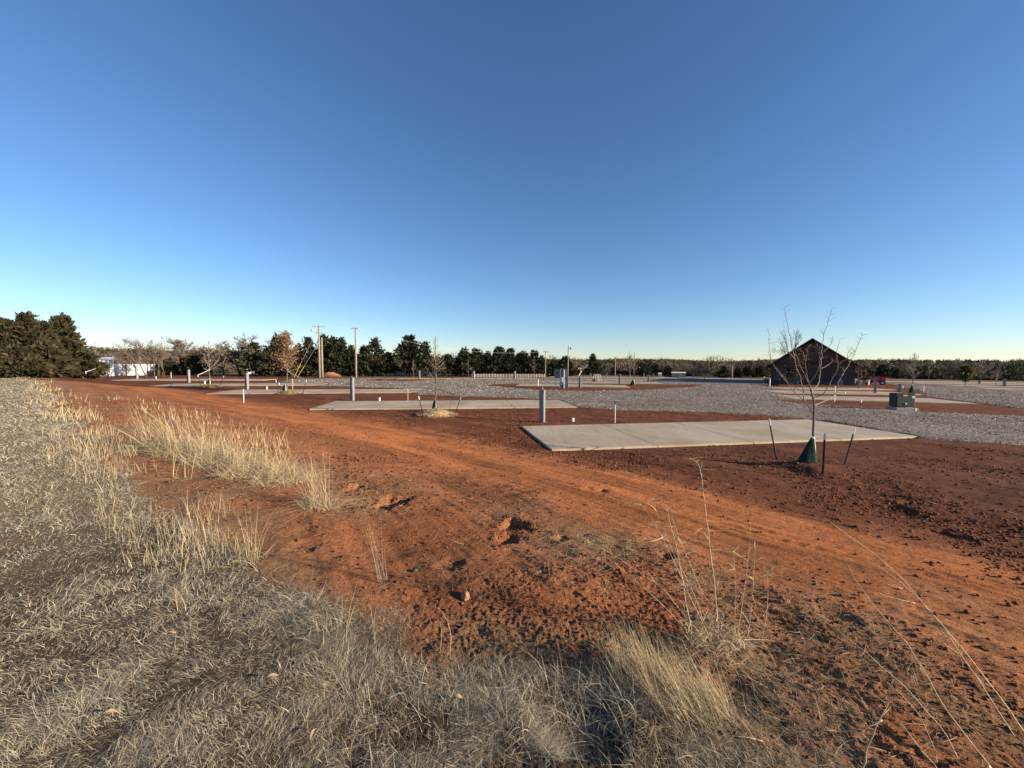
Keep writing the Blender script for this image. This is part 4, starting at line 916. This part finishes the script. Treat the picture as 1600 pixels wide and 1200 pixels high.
water_bag(1424, 615, 601, .42, 'black looking bag on the sapling behind the green electrical box', -.05)
sapling(990, 601, 549, 12, 'very slender bare sapling among the middle pads', 10, limbs=20, minr=.018, low=.3)
water_bag(989, 602, 593, .6, 'dark bag at the foot of the very slender sapling', -.05)
sapling(1508, 604, 574, 24, 'leafy yellow green sapling at right, the only one in leaf', 11, leaves=2600, limbs=60, minr=.018, leafpal=np.array([(.13, .15, .03), (.17, .18, .04), (.09, .11, .03), (.20, .19, .05)]), leafs=.16, low=.22, thick=1.4)
sapling(1556, 602, 572, 16, 'bare twiggy sapling with a dark foot, right of the leafy yellow green one', 12, limbs=24, minr=.02, low=.25)
sapling(646, 591, 562, 14, 'pale thin sapling beneath the big paired cedars', 13, limbs=14, minr=.02, low=.3)
sapling(732, 591, 562, 14, 'pale thin sapling at the left end of the rail fence', 14, limbs=14, minr=.02, low=.3)
sapling(835, 590, 556, 14, 'pale thin sapling near the third utility pole', 15, limbs=14, minr=.02, low=.3)
sapling(1451, 596, 570, 14, 'thin sapling by the far right bright pole', 16, limbs=16, minr=.02, low=.3)
# straw on the mulch mound
p = at(683, 651); n = 2600; a = rng.uniform(0, 6.28, n); q = .92*np.sqrt(rng.random(n)); X = p.x+q*np.cos(a); Y = p.y+q*np.sin(a)
b = np.stack([X-p.x, Y-p.y, hd(X, Y)+.005-p.z], 1)
o = blades_obj('mulch_mound', b, rng.uniform(0, 6.28, n), rng.uniform(.8, 1.6, n), rng.uniform(.06, .18, n), rng.uniform(.010, .022, n), rng.uniform(-.1, .3, n), STRAW*1.15, rng.uniform(-.4, .4, n), loc=p)
tag(o, 'heap of pale straw mulch round the conical sapling', 'mulch heap')
for (px, py, lb) in ((450, 616, 'grassy mulch heap under the brown leaved sapling'), (328, 606, 'low mulch heap under the distant sapling by the olive cedar bush')):
    p = at(px, py); n = 700; a = rng.uniform(0, 6.28, n); q = 1.0*np.sqrt(rng.random(n)); X = p.x+q*np.cos(a); Y = p.y+q*np.sin(a); b = np.stack([X-p.x, Y-p.y, hd(X, Y)+.005-p.z], 1)
    tag(blades_obj('mulch_mound', b, rng.uniform(0, 6.28, n), rng.uniform(.6, 1.6, n), rng.uniform(.08, .2, n), rng.uniform(.02, .04, n), rng.uniform(-.1, .3, n), STRAW*.7+np.array([0, .03, 0]), rng.uniform(-.4, .4, n), loc=p), lb, 'mulch heap')
# ================================================================== camp hardware
GH = 'grey hookup pedestals beside the pads'
def pedestal(px, base_px, top_px, w, label, hat=True, rz=R(-25), cabinet=False):
    dfac = .62 if px < 700 else .95
    p = at(px, base_px); H = (at_d(px, top_px, p.y)-p).z; t = thing('hookup_pedestal', p, label, 'hookup pedestal', GH, rz)
    d = w*dfac
    a = MB(); a.box((0, 0, H/2-.06), (w, d, H+.12)); a.box((0, 0, H+.012), (w*1.08, d*1.08, .024)); a.build('housing', M_grey, t, bevel=.006)
    a = MB(); a.box((0, -d/2-.006, H*.70), (w*.78, .012, H*.42)); a.box((0, -d/2-.014, H*.84), (w*.5, .01, H*.05)); a.build('outlet_cover', M_grey, t, bevel=.003)
    [MB().tube([(0, -d/2-.012, H*z_), (0, -d/2-.022, H*z_)], .022, 10).build('socket', M_black, t) for z_ in ((.62, .74) if base_px > 600 else ())]
    if hat:
        a = MB(); a.tube([(0, 0, H+.02), (0, 0, H+.09)], .018, 8); a.tube([(-.03, 0, H+.10), (.035, 0, H+.10)], .020, 8); a.tube([(0, 0, H+.09), (0, 0, H+.14)], [.024, .014], 8); a.build('tap', M_brass, t, smooth=True)
    return t
pedestal(847, 660, 610, .20, 'nearest tall pedestal with a brass tap, between the two largest pads')
pedestal(550.5, 626, 590.5, .24, 'pedestal behind the second largest pad, below the second utility pole')
pedestal(386, 608, 583, .30, 'pedestal behind the third pad, below the wide bare tree', False)
pedestal(295, 598, 578, .30, 'pedestal beside the olive cedar bush', False)
pedestal(214, 592, 572, .30, 'pedestal against the long white wall', False)
for i, (px, b, tp, lb) in enumerate([(655, 592, 579, 'pedestal on the rear pad left of the conical sapling'), (740, 592, 580, 'pedestal on the rear pad at the left end of the rail fence'), (804, 592, 580, 'pedestal before the middle of the rail fence'),
        (906, 607, 588, 'first pedestal right of the light pole'), (968, 600, 585, 'second pedestal right of the light pole'), (1013, 597, 586, 'third pedestal right of the light pole'),
        (922.5, 590, 583.5, 'small far pedestal behind the first one'), (947.5, 590, 583.5, 'small far pedestal left of the bare fourth utility pole'), (1006, 589.5, 583, 'small far pedestal before the first dark round bush'), (1020.5, 589.5, 584, 'small far pedestal left of the white shelter'),
        (1083, 591, 584.5, 'small far pedestal right of the white shelter'), (1109, 591, 585, 'small far pedestal below the tan bare tree'), (1172, 591.5, 587, 'small far pedestal near the brown house'),
        (1367, 615, 592, 'dull pedestal in front of the red tractor'), (1341.5, 607, 590, 'dull pedestal at the right corner of the brown house'), (1405, 613, 600, 'dull pedestal just behind the green electrical box'), (1314, 603, 594, 'dull pedestal before the brown house'),
        (1530, 600, 594, 'faint pedestal right of the leafy sapling'), (1569, 604, 592, 'faint pedestal near the right edge')]):
    pedestal(px, b, tp, .15 if 13 <= i <= 15 else .20 if i > 2 else .28, lb, False)
def clean_out(px, b, h, label, g='white drain caps beside the pads'):
    p = gat(px, b) if b > 620 else at(px, b); r = .052; t = thing('drain_cap', p, label, 'drain cap', g)
    MB().tube([(0, 0, -.08), (0, 0, h*.75)], r, 14).build('pipe', M_pvc, t, smooth=True); MB().tube([(0, 0, h*.72), (0, 0, h*.95), (0, 0, h)], [r*1.18, r*1.18, r*.9], 14).build('cap', M_pvc, t)
clean_out(895, 659, .15, 'drain cap beside the nearest pedestal')
for px, b, h, lb in [(593, 626.5, .22, 'drain cap behind the second largest pad'), (417, 608.5, .26, 'drain cap left of the brown leaved sapling'), (320, 600, .3, 'drain cap beside the distant sapling'), (244, 592, .3, 'drain cap at the foot of the white wall'),
                     (1345, 628, .18, 'drain cap left of the green electrical box'), (1320, 615.5, .2, 'drain cap on the pad row right of the nearest sapling'), (1368, 601, .3, 'drain cap by the red tractor'), (1410, 607, .3, 'drain cap behind the green electrical box')]: clean_out(px, b, h, lb)
def stake(px, b, tp, label, mt=None, w=.035, cap=False):
    p = gat(px, b) if b > 605 else at(px, b); H = (at_d(px, tp, p.y)-p).z; o = MB()
    t = thing('marker_stake', p, label, 'marker stake', 'thin marker stakes and risers'); o.box((0, 0, H/2-.05), (w, w*.6, H+.1), R(15)); o.build('shaft', mt or M_wood, t)
    if cap: a = MB(); a.box((0, 0, H-.02), (w*1.7, w*1.5, .12), R(15)); a.tube([(0, 0, H+.03), (.06, -.03, H+.06)], .012, 6); a.build('valve_head', M_black, t)
    else: MB().box((0, 0, H+.012), (w*1.05, w*.65, .05), R(15)).build('painted_tip', M_white, t)
stake(961, 661, 629, 'riser with a dark valve head between the gravel and the largest pad', M_galv, .032, True)
stake(637.5, 626, 609, 'wooden stake behind the second largest pad'); stake(381, 629, 609, 'white stake alone on the clay left of the pads', M_white); stake(457.5, 608, 593, 'stake right of the brown leaved sapling', None, .05)
stake(267.5, 591, 582, 'stake between the white wall and the round cedar bush', M_white, .05); stake(841, 603, 593, 'stake on the far gravel above the nearest pedestal', M_white, .05); stake(1304, 628, 604, 'pale riser right of the nearest sapling trunk', M_galv, .04)
stake(1203, 603, 592, 'leaning pale stake before the left corner of the brown house', M_white, .06); stake(1193.5, 600, 589, 'pale post at the far left corner of the brown house', M_white, .06); stake(1443, 613, 603, 'thin stake with a bright tip right of the green electrical box', M_galv, .04)
# meter cabinets and light pole
p = at(881.5, 606.5); rzc = R(-20); H = (at_d(881.5, 577.5, p.y)-p).z
t = thing('meter_cabinet', p, 'tall grey electrical cabinet beside the light pole', 'electrical cabinet', None, rzc); a = MB(); a.box((0, 0, H/2-.05), (.68, .34, H+.1)); a.box((0, 0, H+.02), (.74, .40, .05)); a.build('housing', M_grey, t, bevel=.01)
MB().box((0, -.18, H*.5), (.58, .02, H*.86)).build('door', M_grey, t, bevel=.004); MB().box((.22, -.20, H*.5), (.03, .03, .16)).build('handle', M_black, t)
p = at(873, 606.5); t = thing('power_meter_stand', p, 'grey meter panel on white legs left of the tall cabinet', 'electrical panel', None, rzc); h1 = (at_d(873, 591, p.y)-p).z
a = MB(); a.box((-.12, 0, (H+h1)/2), (.62, .2, H-h1)); a.build('housing', M_grey, t, bevel=.01)
for x_ in (-.34, .12, .50): MB().box((x_, 0, h1*.5 if x_ < .4 else H*.5), (.09, .09, h1 if x_ < .4 else H)).build('leg', M_pvc, t)
MB().box((.1, 0, h1*.42), (1.0, .05, .09)).build('crossbar', M_pvc, t); MB().box((.3, -.05, h1*.85), (.22, .12, .5)).build('conduit_box', M_pvc, t, bevel=.01)
a = MB(); a.tube([(-.12, -.10, H*.82), (-.12, -.17, H*.82)], .10, 14); a.build('meter', M_glass, t)
p = at(887, 608); H = (at_d(887, 540, p.y)-p).z; t = thing('light_pole', p, 'slim pale light pole beside the cabinets', 'light pole')
MB().tube([(0, 0, -.1), (0, 0, H)], [.06, .035], 10).build('pole', M_grey, t, smooth=True); a = MB(); a.tube([(0, 0, H*.95), (.22, -.03, H*.955)], .02, 6); a.build('arm', M_grey, t)
a = MB(); a.lathe([(.04, 0), (.09, -.05), (.10, -.14), (.03, -.18)][::-1], 10, (.24, -.03, H*.955)); a.build('lamp_head', M_grey, t)
# green transformer
p = at(1409, 641); t = thing('electrical_box', p, 'dark green ground level electrical box on a concrete pad', 'electrical box', None, R(-8)); s_ = p.y/FPX
wB, hB, dB = 25*s_, 20*s_, .50
MB().box((0, 0, .04), (31*s_, .72, .24)).build('plinth', mat('plinth_concrete', (.30, .27, .24), .9, var=.2), t, bevel=.02)
a = MB(); a.box((0, .04, .20+hB/2), (wB, dB, hB)); a.build('housing', M_green, t, bevel=.012); a = MB(); a.box((0, .04, .20+hB+.015), (wB*1.04, dB*1.06, .05)); a.build('lid', M_green, t, bevel=.012)
MB().box((0, .04-dB/2-.010, .20+hB*.44), (wB*.94, .02, hB*.80)).build('front_panel', M_green, t, bevel=.004)
MB().box((-.02+wB*.02, .04-dB/2-.03, .20+hB*.26), (.10, .03, .10)).build('padlock_cover', M_galv, t, bevel=.005)
MB().box((wB*.40, .04-dB/2-.023, .20+hB*.78), (.16, .006, .12)).build('sticker', M_sticker, t); MB().box((-.05, .04-dB/2-.023, .20+hB*.90), (.20, .005, .06)).build('warning_strip', M_yellow, t)
tag(MB().box((0, 0, .06), (.09, .06, .24), R(20)).build('survey_stub', M_wood, loc=at(1430, 643)+Vector((0, 0, 0))), 'short pale wooden stub at the corner of the green electrical box', 'wooden stub')
# utility poles
GU = 'wooden utility poles'
def upole(px, b, tp, label, arms=((.97, 18),), r=.17, rz=0.15, xf=0, dist=None):
    p = at(px, b); H = (at_d(px, tp, p.y)-p).z; s_ = p.y/FPX; t = thing('utility_pole', p, label, 'utility pole', GU, rz)
    MB().tube([(0, 0, -.3), (0, 0, H*.5), (0, 0, H)], [r, r*.82, r*.62], 10).build('pole', M_pole, t, smooth=True)
    for f, w in arms:
        MB().box((xf*s_, -.10, H*f), (w*s_, .09, .12)).build('crossarm', M_pole, t)
        for k in (-.46, -.15, .46): MB().lathe([(.03, 0), (.06, .05), (.04, .10), (.065, .15), (.03, .22)], 8, (xf*s_+k*w*s_, -.10, H*f+.06)).build('insulator', M_galv, t, smooth=True)
    return p, H, s_
pA = upole(499.5, 590.3, 507.5, 'taller of the paired poles, with two crossarms', ((.965, 18), (.845, 11)), rz=.35)
a = MB().lathe([(.05, 0), (.14, .05), (.14, .35), (.05, .42)], 10, (-.95, -.1, pA[1]*.87)); tr = [o for o in S.objects if o.name == 'utility_pole'][0]; a.build('transformer_can', M_galv, tr, smooth=True)
upole(503.8, 590.2, 527.5, 'shorter pole standing close against the tallest one', ()); pB = upole(556.5, 590.2, 512, 'second pole from the left, with one crossarm', ((.985, 11),), xf=-1)
pC = upole(852, 589, 548.5, 'third pole, beside the spiky cedar and the rail fence', ((.97, 9),), r=.11); pD = upole(961, 589.5, 557.5, 'thin far pole right of the lone pointed cedar', ((.95, 5),), r=.10)
upole(1143.5, 590.5, 571, 'short bare pole stub before the dark bushes', (), r=.13); upole(1441, 592.5, 572.5, 'short bright far pole right of the green electrical box', (), r=.12)
def wire(a, b, sag, label, r=.012, mt=M_wire):
    P = [a.lerp(b, i/16)-Vector((0, 0, sag*4*(i/16)*(1-i/16)))-a for i in range(17)]; tag(MB().tube(P, r, 4).build('power_line', mt, loc=a), label, 'power line', 'overhead power lines')
top = lambda q, f=.985, dx=0: q[0]+Vector((dx, 0, q[1]*f))
wire(top(pA, 1.0, .6), top(pB, 1.0), .1, 'bright wire between the first two crossarms', .015); wire(top(pB, 1.0), top(pC), 1.6, 'bright wire running off right from the second pole to the third', .011); wire(top(pC), top(pD), 1.0, 'thin wire sagging from the third pole to the thin far pole', .006, M_strap)
for (x0, y0, x1, y1, yy, lb) in ((459, 590.6, 497, 513, .42, 'guy wire with a yellow guard, nearer the brown leaved sapling'), (464, 590.6, 501, 531, .46, 'guy wire with a yellow guard, nearer the paired poles')):
    a = at(x0, y0); e = at_d(x1, y1, a.y+.4)-a; t = thing('guy_wire', a, lb, 'guy wire', 'guy wires of the paired poles'); MB().tube([(0, 0, 0), e], .016, 5).build('cable', M_galv, t); MB().tube([e*.02, e*yy*.7], .03, 6).build('guard', M_yellow, t)
# white wall, white pieces, rail fence
def wallrun(px0, b0, px1, b1, h, label, name='white_wall', nseg=6, mt=None, th=.12, cat='wall'):
    a, b = at(px0, b0), at(px1, b1); d = b-a; L = Vector((d.x, d.y)).length; ang = math.atan2(d.y, d.x); t = thing(name, a, label, cat, None, ang)
    for i in range(nseg): MB().box((L*(i+.5)/nseg, 0, h/2+.02), (L/nseg-.04, th, h)).build('panel', mt or M_ribbed, t)
    for i in range(nseg+1): MB().box((L*i/nseg, -th*.5-.06, h/2), (.12, .1, h+.1)).build('post', M_barkdark, t)
    return t
s1 = at(220, 588).y/FPX; wallrun(163, 587.1, 292, 585.6, 18.5*s1, 'long low white ribbed metal wall behind the bare trees', nseg=4)
wallrun(563, 586.5, 690, 587.0, 11*s1, 'low white wall glimpsed beneath the cedar trunks', nseg=7)
def shed(px, b, w, h, label, name, mt, roof=M_white, dep=3.0, dist=None):
    p = at(px, b)
    if dist: q = Vector((p.x, p.y, 0)).normalized()*dist; p = Vector((q.x, q.y, float(h0(q.x, q.y)))); h = (at_d(px, h, p.y)-p).z; w = w*p.y/FPX
    else: h = h*p.y/FPX; w = w*p.y/FPX
    t = thing(name, p, label, 'shed', None, math.atan2(p.x, p.y)*-1); a = MB(); a.box((0, dep/2, h*.42), (w, dep, h*.84)); a.build('wall', mt, t)
    a = MB(); x = w*.53; a.add([(-x, -.15, h*.84), (x, -.15, h*.84), (x, dep+.15, h*.84), (-x, dep+.15, h*.84), (-x, dep/2, h), (x, dep/2, h)], [(0, 1, 5, 4), (2, 3, 4, 5), (0, 4, 3), (1, 2, 5), (0, 3, 2, 1)]); a.build('roof', roof, t)
    MB().box((w*.15, -.03, h*.3), (min(.9, w*.2), .05, h*.58)).build('door', M_galv, t); return t
shed(160, 587, 26, 558, 'white shed end showing above the white wall, beside the ragged cedar', 'white_shed', M_ribbed, dist=86, dep=8)
shed(392, 587, 10, 575, 'small white building speck under the wide bare tree', 'white_shed', M_ribbed, dist=95)
shed(1060, 589.8, 20, 8.5, 'low open white and rusty trailer on the far side of the road', 'low_trailer', mat('faded_pink_panel', (.42, .30, .25), .8, var=.4, vscale=2), dep=1.5)
shed(1031, 589.5, 5, 7, 'little white box shelter on the far side of the road', 'white_shelter', M_white, dep=.6)
a, b = at(738, 589.2), at(851, 589.2); d = b-a; L = Vector((d.x, d.y)).length; t = thing('rail_fence', a, 'low pale rail and picket fence under the right hand cedars', 'fence', None, math.atan2(d.y, d.x)); n = 26
for i in range(n+1): MB().box((L*i/n, 0, .26), (.09, .09, .56 if i % 2 else .66)).build('post', M_cord, t)
for z_ in (.14, .32, .48): MB().box((L/2, -.06, z_), (L, .03, .045)).build('rail', M_cord, t)
# brown gabled house facing the camera
hb = at(1266, 600.5); dist = hb.y; s_ = Vector((hb.x, hb.y)).length/math.hypot(FPX, 466)        # metres per pixel at that spot
brg = math.atan2(hb.x, hb.y); pl, pr = at_d(1201, 600, dist), at_d(1333, 601, dist)
t = thing('brown_house', hb, 'brown gabled house with a dark stone base', 'house', None, -brg)
cw = math.cos(brg); Wd = 132*(dist/FPX)*cw*.985; eave = (at_d(1266, 569.5, dist)-hb).z; rdg = (at_d(1266, 530.5, dist)-hb).z; DP = 13.0; x = Wd/2; wc = (at_d(1266, 591.5, dist)-hb).z
a = MB(); a.add([(-x, 0, wc), (x, 0, wc), (x, 0, eave), (0, 0, rdg-.15), (-x, 0, eave), (-x, DP, wc), (x, DP, wc), (x, DP, eave), (0, DP, rdg-.15), (-x, DP, eave)], [(0, 1, 2, 3, 4), (9, 8, 7, 6, 5), (0, 4, 9, 5), (1, 6, 7, 2)]); a.build('wall', M_brownw, t)
a = MB(); a.box((0, DP/2, wc/2-.1), (Wd+.14, DP+.14, wc+.2)); a.build('stone_base', M_stonew, t)
a = MB(); ov = .75; th = .16; sl_ = (rdg-eave)/x
for sg in (-1, 1):
    X = x+ov; zz = eave-sl_*ov
    v = [(0, -ov, rdg), (sg*X, -ov, zz), (sg*X, DP+ov, zz), (0, DP+ov, rdg)]; v += [(q[0], q[1], q[2]+th) for q in v]
    f = [(0, 1, 2, 3), (7, 6, 5, 4), (0, 4, 5, 1), (1, 5, 6, 2), (2, 6, 7, 3)]; a.add(v, f if sg > 0 else [g_[::-1] for g_ in f])
a.build('roof', M_roof, t)
for z_, hw in ((eave+.05, x), (eave+(rdg-eave)*.52, x*.46), (eave+(rdg-eave)*.78, x*.21)): MB().box((0, -.04, z_), (hw*2-.05, .08, .16)).build('trim_board', M_trim, t)
for k in (-1, 1): MB().box((k*(x-.08), -.035, (eave+wc)/2), (.16, .07, eave-wc)).build('corner_board', M_trim, t)
for k in (-.28, .26): MB().box((k*Wd, -.05, wc+.75), (1.15, .10, 1.15)).build('window', M_glass, t); 
for k in (-.28, .26):
    a = MB(); [a.box((k*Wd+dx, -.11, wc+.75+dz), (w_, .05, h_)) for dx, dz, w_, h_ in ((-.62, 0, .1, 1.3), (.62, 0, .1, 1.3), (0, .62, 1.14, .1), (0, -.62, 1.14, .1))]; a.build('window_frame', M_trim, t)
dr = MB().box((.1, -.09, 1.05), (1.0, .10, 2.1)).build('door', M_trim, t); MB().box((.48, -.16, 1.0), (.04, .06, .12)).build('handle', M_galv, dr)
MB().box((1.9, -.10, .95), (.7, .14, 1.1)).build('electric_panel', M_trim, t); MB().box((2.7, -.10, 1.1), (.4, .14, .7)).build('electric_panel', M_stonew, t)
MB().box((-Wd*.21, -.05, 1.5), (1.5, .10, 1.7)).build('porch_opening', M_glass, t); MB().box((.3, -.30, 2.9), (1.4, .6, .12)).build('awning', M_trim, t)
def unit(px, b, w, h, label, mt, name='utility_box'):
    p = at(px, b); s_ = p.y/FPX; t = thing(name, p, label, 'utility box', None, -math.atan2(p.x, p.y)); MB().box((0, 0, h*s_/2), (w*s_, .8, h*s_)).build('housing', mt, t, bevel=.02); MB().box((0, 0, h*s_+.02), (w*s_*1.04, .84, .05)).build('lid', mt, t)
    a = MB(); [a.box((0, -.41, h*s_*(.2+.15*i)), (w*s_*.8, .03, .04)) for i in range(5)]; a.build('vent', M_black, t)
unit(1211, 602, 11, 9.5, 'dark green box at the left foot of the brown house', M_green); unit(1197.5, 600, 7, 8, 'blue grey box at the left corner of the brown house', mat('blue_grey', (.07, .09, .13), .5)); unit(1245, 601, 6, 6, 'blue grey condenser before the brown wall', mat('blue_grey2', (.10, .11, .15), .5))
# lumber bundle and thin trees right of the house
p = at(1344, 602.5); t = thing('lumber_stack', p, 'leaning bundle of rough boards at the right side of the brown house', 'lumber'); rr = random.Random(9)
for i in range(9): MB().box((rr.uniform(-.9, .9), rr.uniform(-.4, .4), rr.uniform(.3, .5)), (rr.uniform(.1, .35), .1, rr.uniform(.5, 1.1)), rot=Matrix.Rotation(rr.uniform(-.3, .3), 3, 'Y')).build('board', [M_wood, M_pole, M_barkdark][i % 3], t)
for i, (px, tp, lb) in enumerate([(1340, 572, 'thin bare tree hugging the right wall of the brown house'), (1346, 566, 'thin pale tree between the brown house and the red tractor'), (1352, 575, 'short thin tree just left of the red tractor')]):
    sapling(px, 600, tp, 12, lb, 50+i, limbs=24, minr=.02, low=.25, group='thin trees beside the brown house')
# small red tractor
p = at(1366, 601.2); t = thing('red_tractor', p, 'small red tractor parked right of the brown house', 'tractor', None, -.75); t.scale = (1.2, 1.2, 1.2); k = 1.0
a = MB(); a.box((.45, 0, .58), (.85, .52, .36)); a.box((.47, 0, .79), (.78, .40, .08)); a.build('hood', M_red, t, bevel=.05)
a = MB(); a.box((-.35, 0, .62), (.75, .95, .16)); a.box((0, 0, .36), (1.5, .40, .18)); a.build('body', M_red, t, bevel=.04)
a = MB(); a.box((-.45, 0, .78), (.42, .46, .12)); a.box((-.66, 0, .98), (.10, .44, .42)); a.build('seat', M_rubber, t, bevel=.03)
for sg in (-1, 1):
    for (xx, r_, w_) in ((-.52, .38, .28), (.62, .24, .18)):
        wh = MB().tube([(xx, sg*.42, r_), (xx, sg*(.42+w_), r_)], r_, 22).build('wheel', M_rubber, t, bevel=.03); MB().tube([(xx, sg*(.42+w_)-sg*.01, r_), (xx, sg*(.42+w_)+sg*.015, r_)], r_*.5, 16).build('rim', M_white, wh)
    MB().tube([(-.72, sg*.40, .6), (-.74, sg*.40, 1.28)], .03, 6).build('roll_bar', M_black, t); MB().tube([(.90, sg*.15, .60), (.93, sg*.15, .60)], .06, 10).build('headlight', M_white, t)
    a = MB(); a.box((-.52, sg*.56, .80), (.62, .30, .05)); a.build('fender', M_red, t, bevel=.02)
MB().box((-.74, 0, 1.28), (.06, .86, .06)).build('roll_bar', M_black, t); a = MB(); a.tube([(.02, 0, .8), (-.12, 0, 1.05)], .02, 6); a.tube([(-.12, 0, 1.05), (-.14, 0, 1.07)], .17, 14); a.build('steering_wheel', M_black, t)
# odd metal rack in the middle distance
p = at(932, 596.5); t = thing('pipe_rack', p, 'small frame of bent pale pipes on the far gravel', 'pipe rack')
for i in range(3):
    MB().tube(smooth([Vector((-.45+.28*i, 0, 0)), Vector((-.42+.28*i, .05, .75)), Vector((-.2+.28*i, .1, 1.0)), Vector((.02+.28*i, .1, .75)), Vector((.05+.28*i, .05, 0))], 4), .035, 6).build('hoop', M_galv, t, smooth=True)
MB().box((-.35, 0, .2), (.35, .3, .4)).build('base_box', M_black, t)
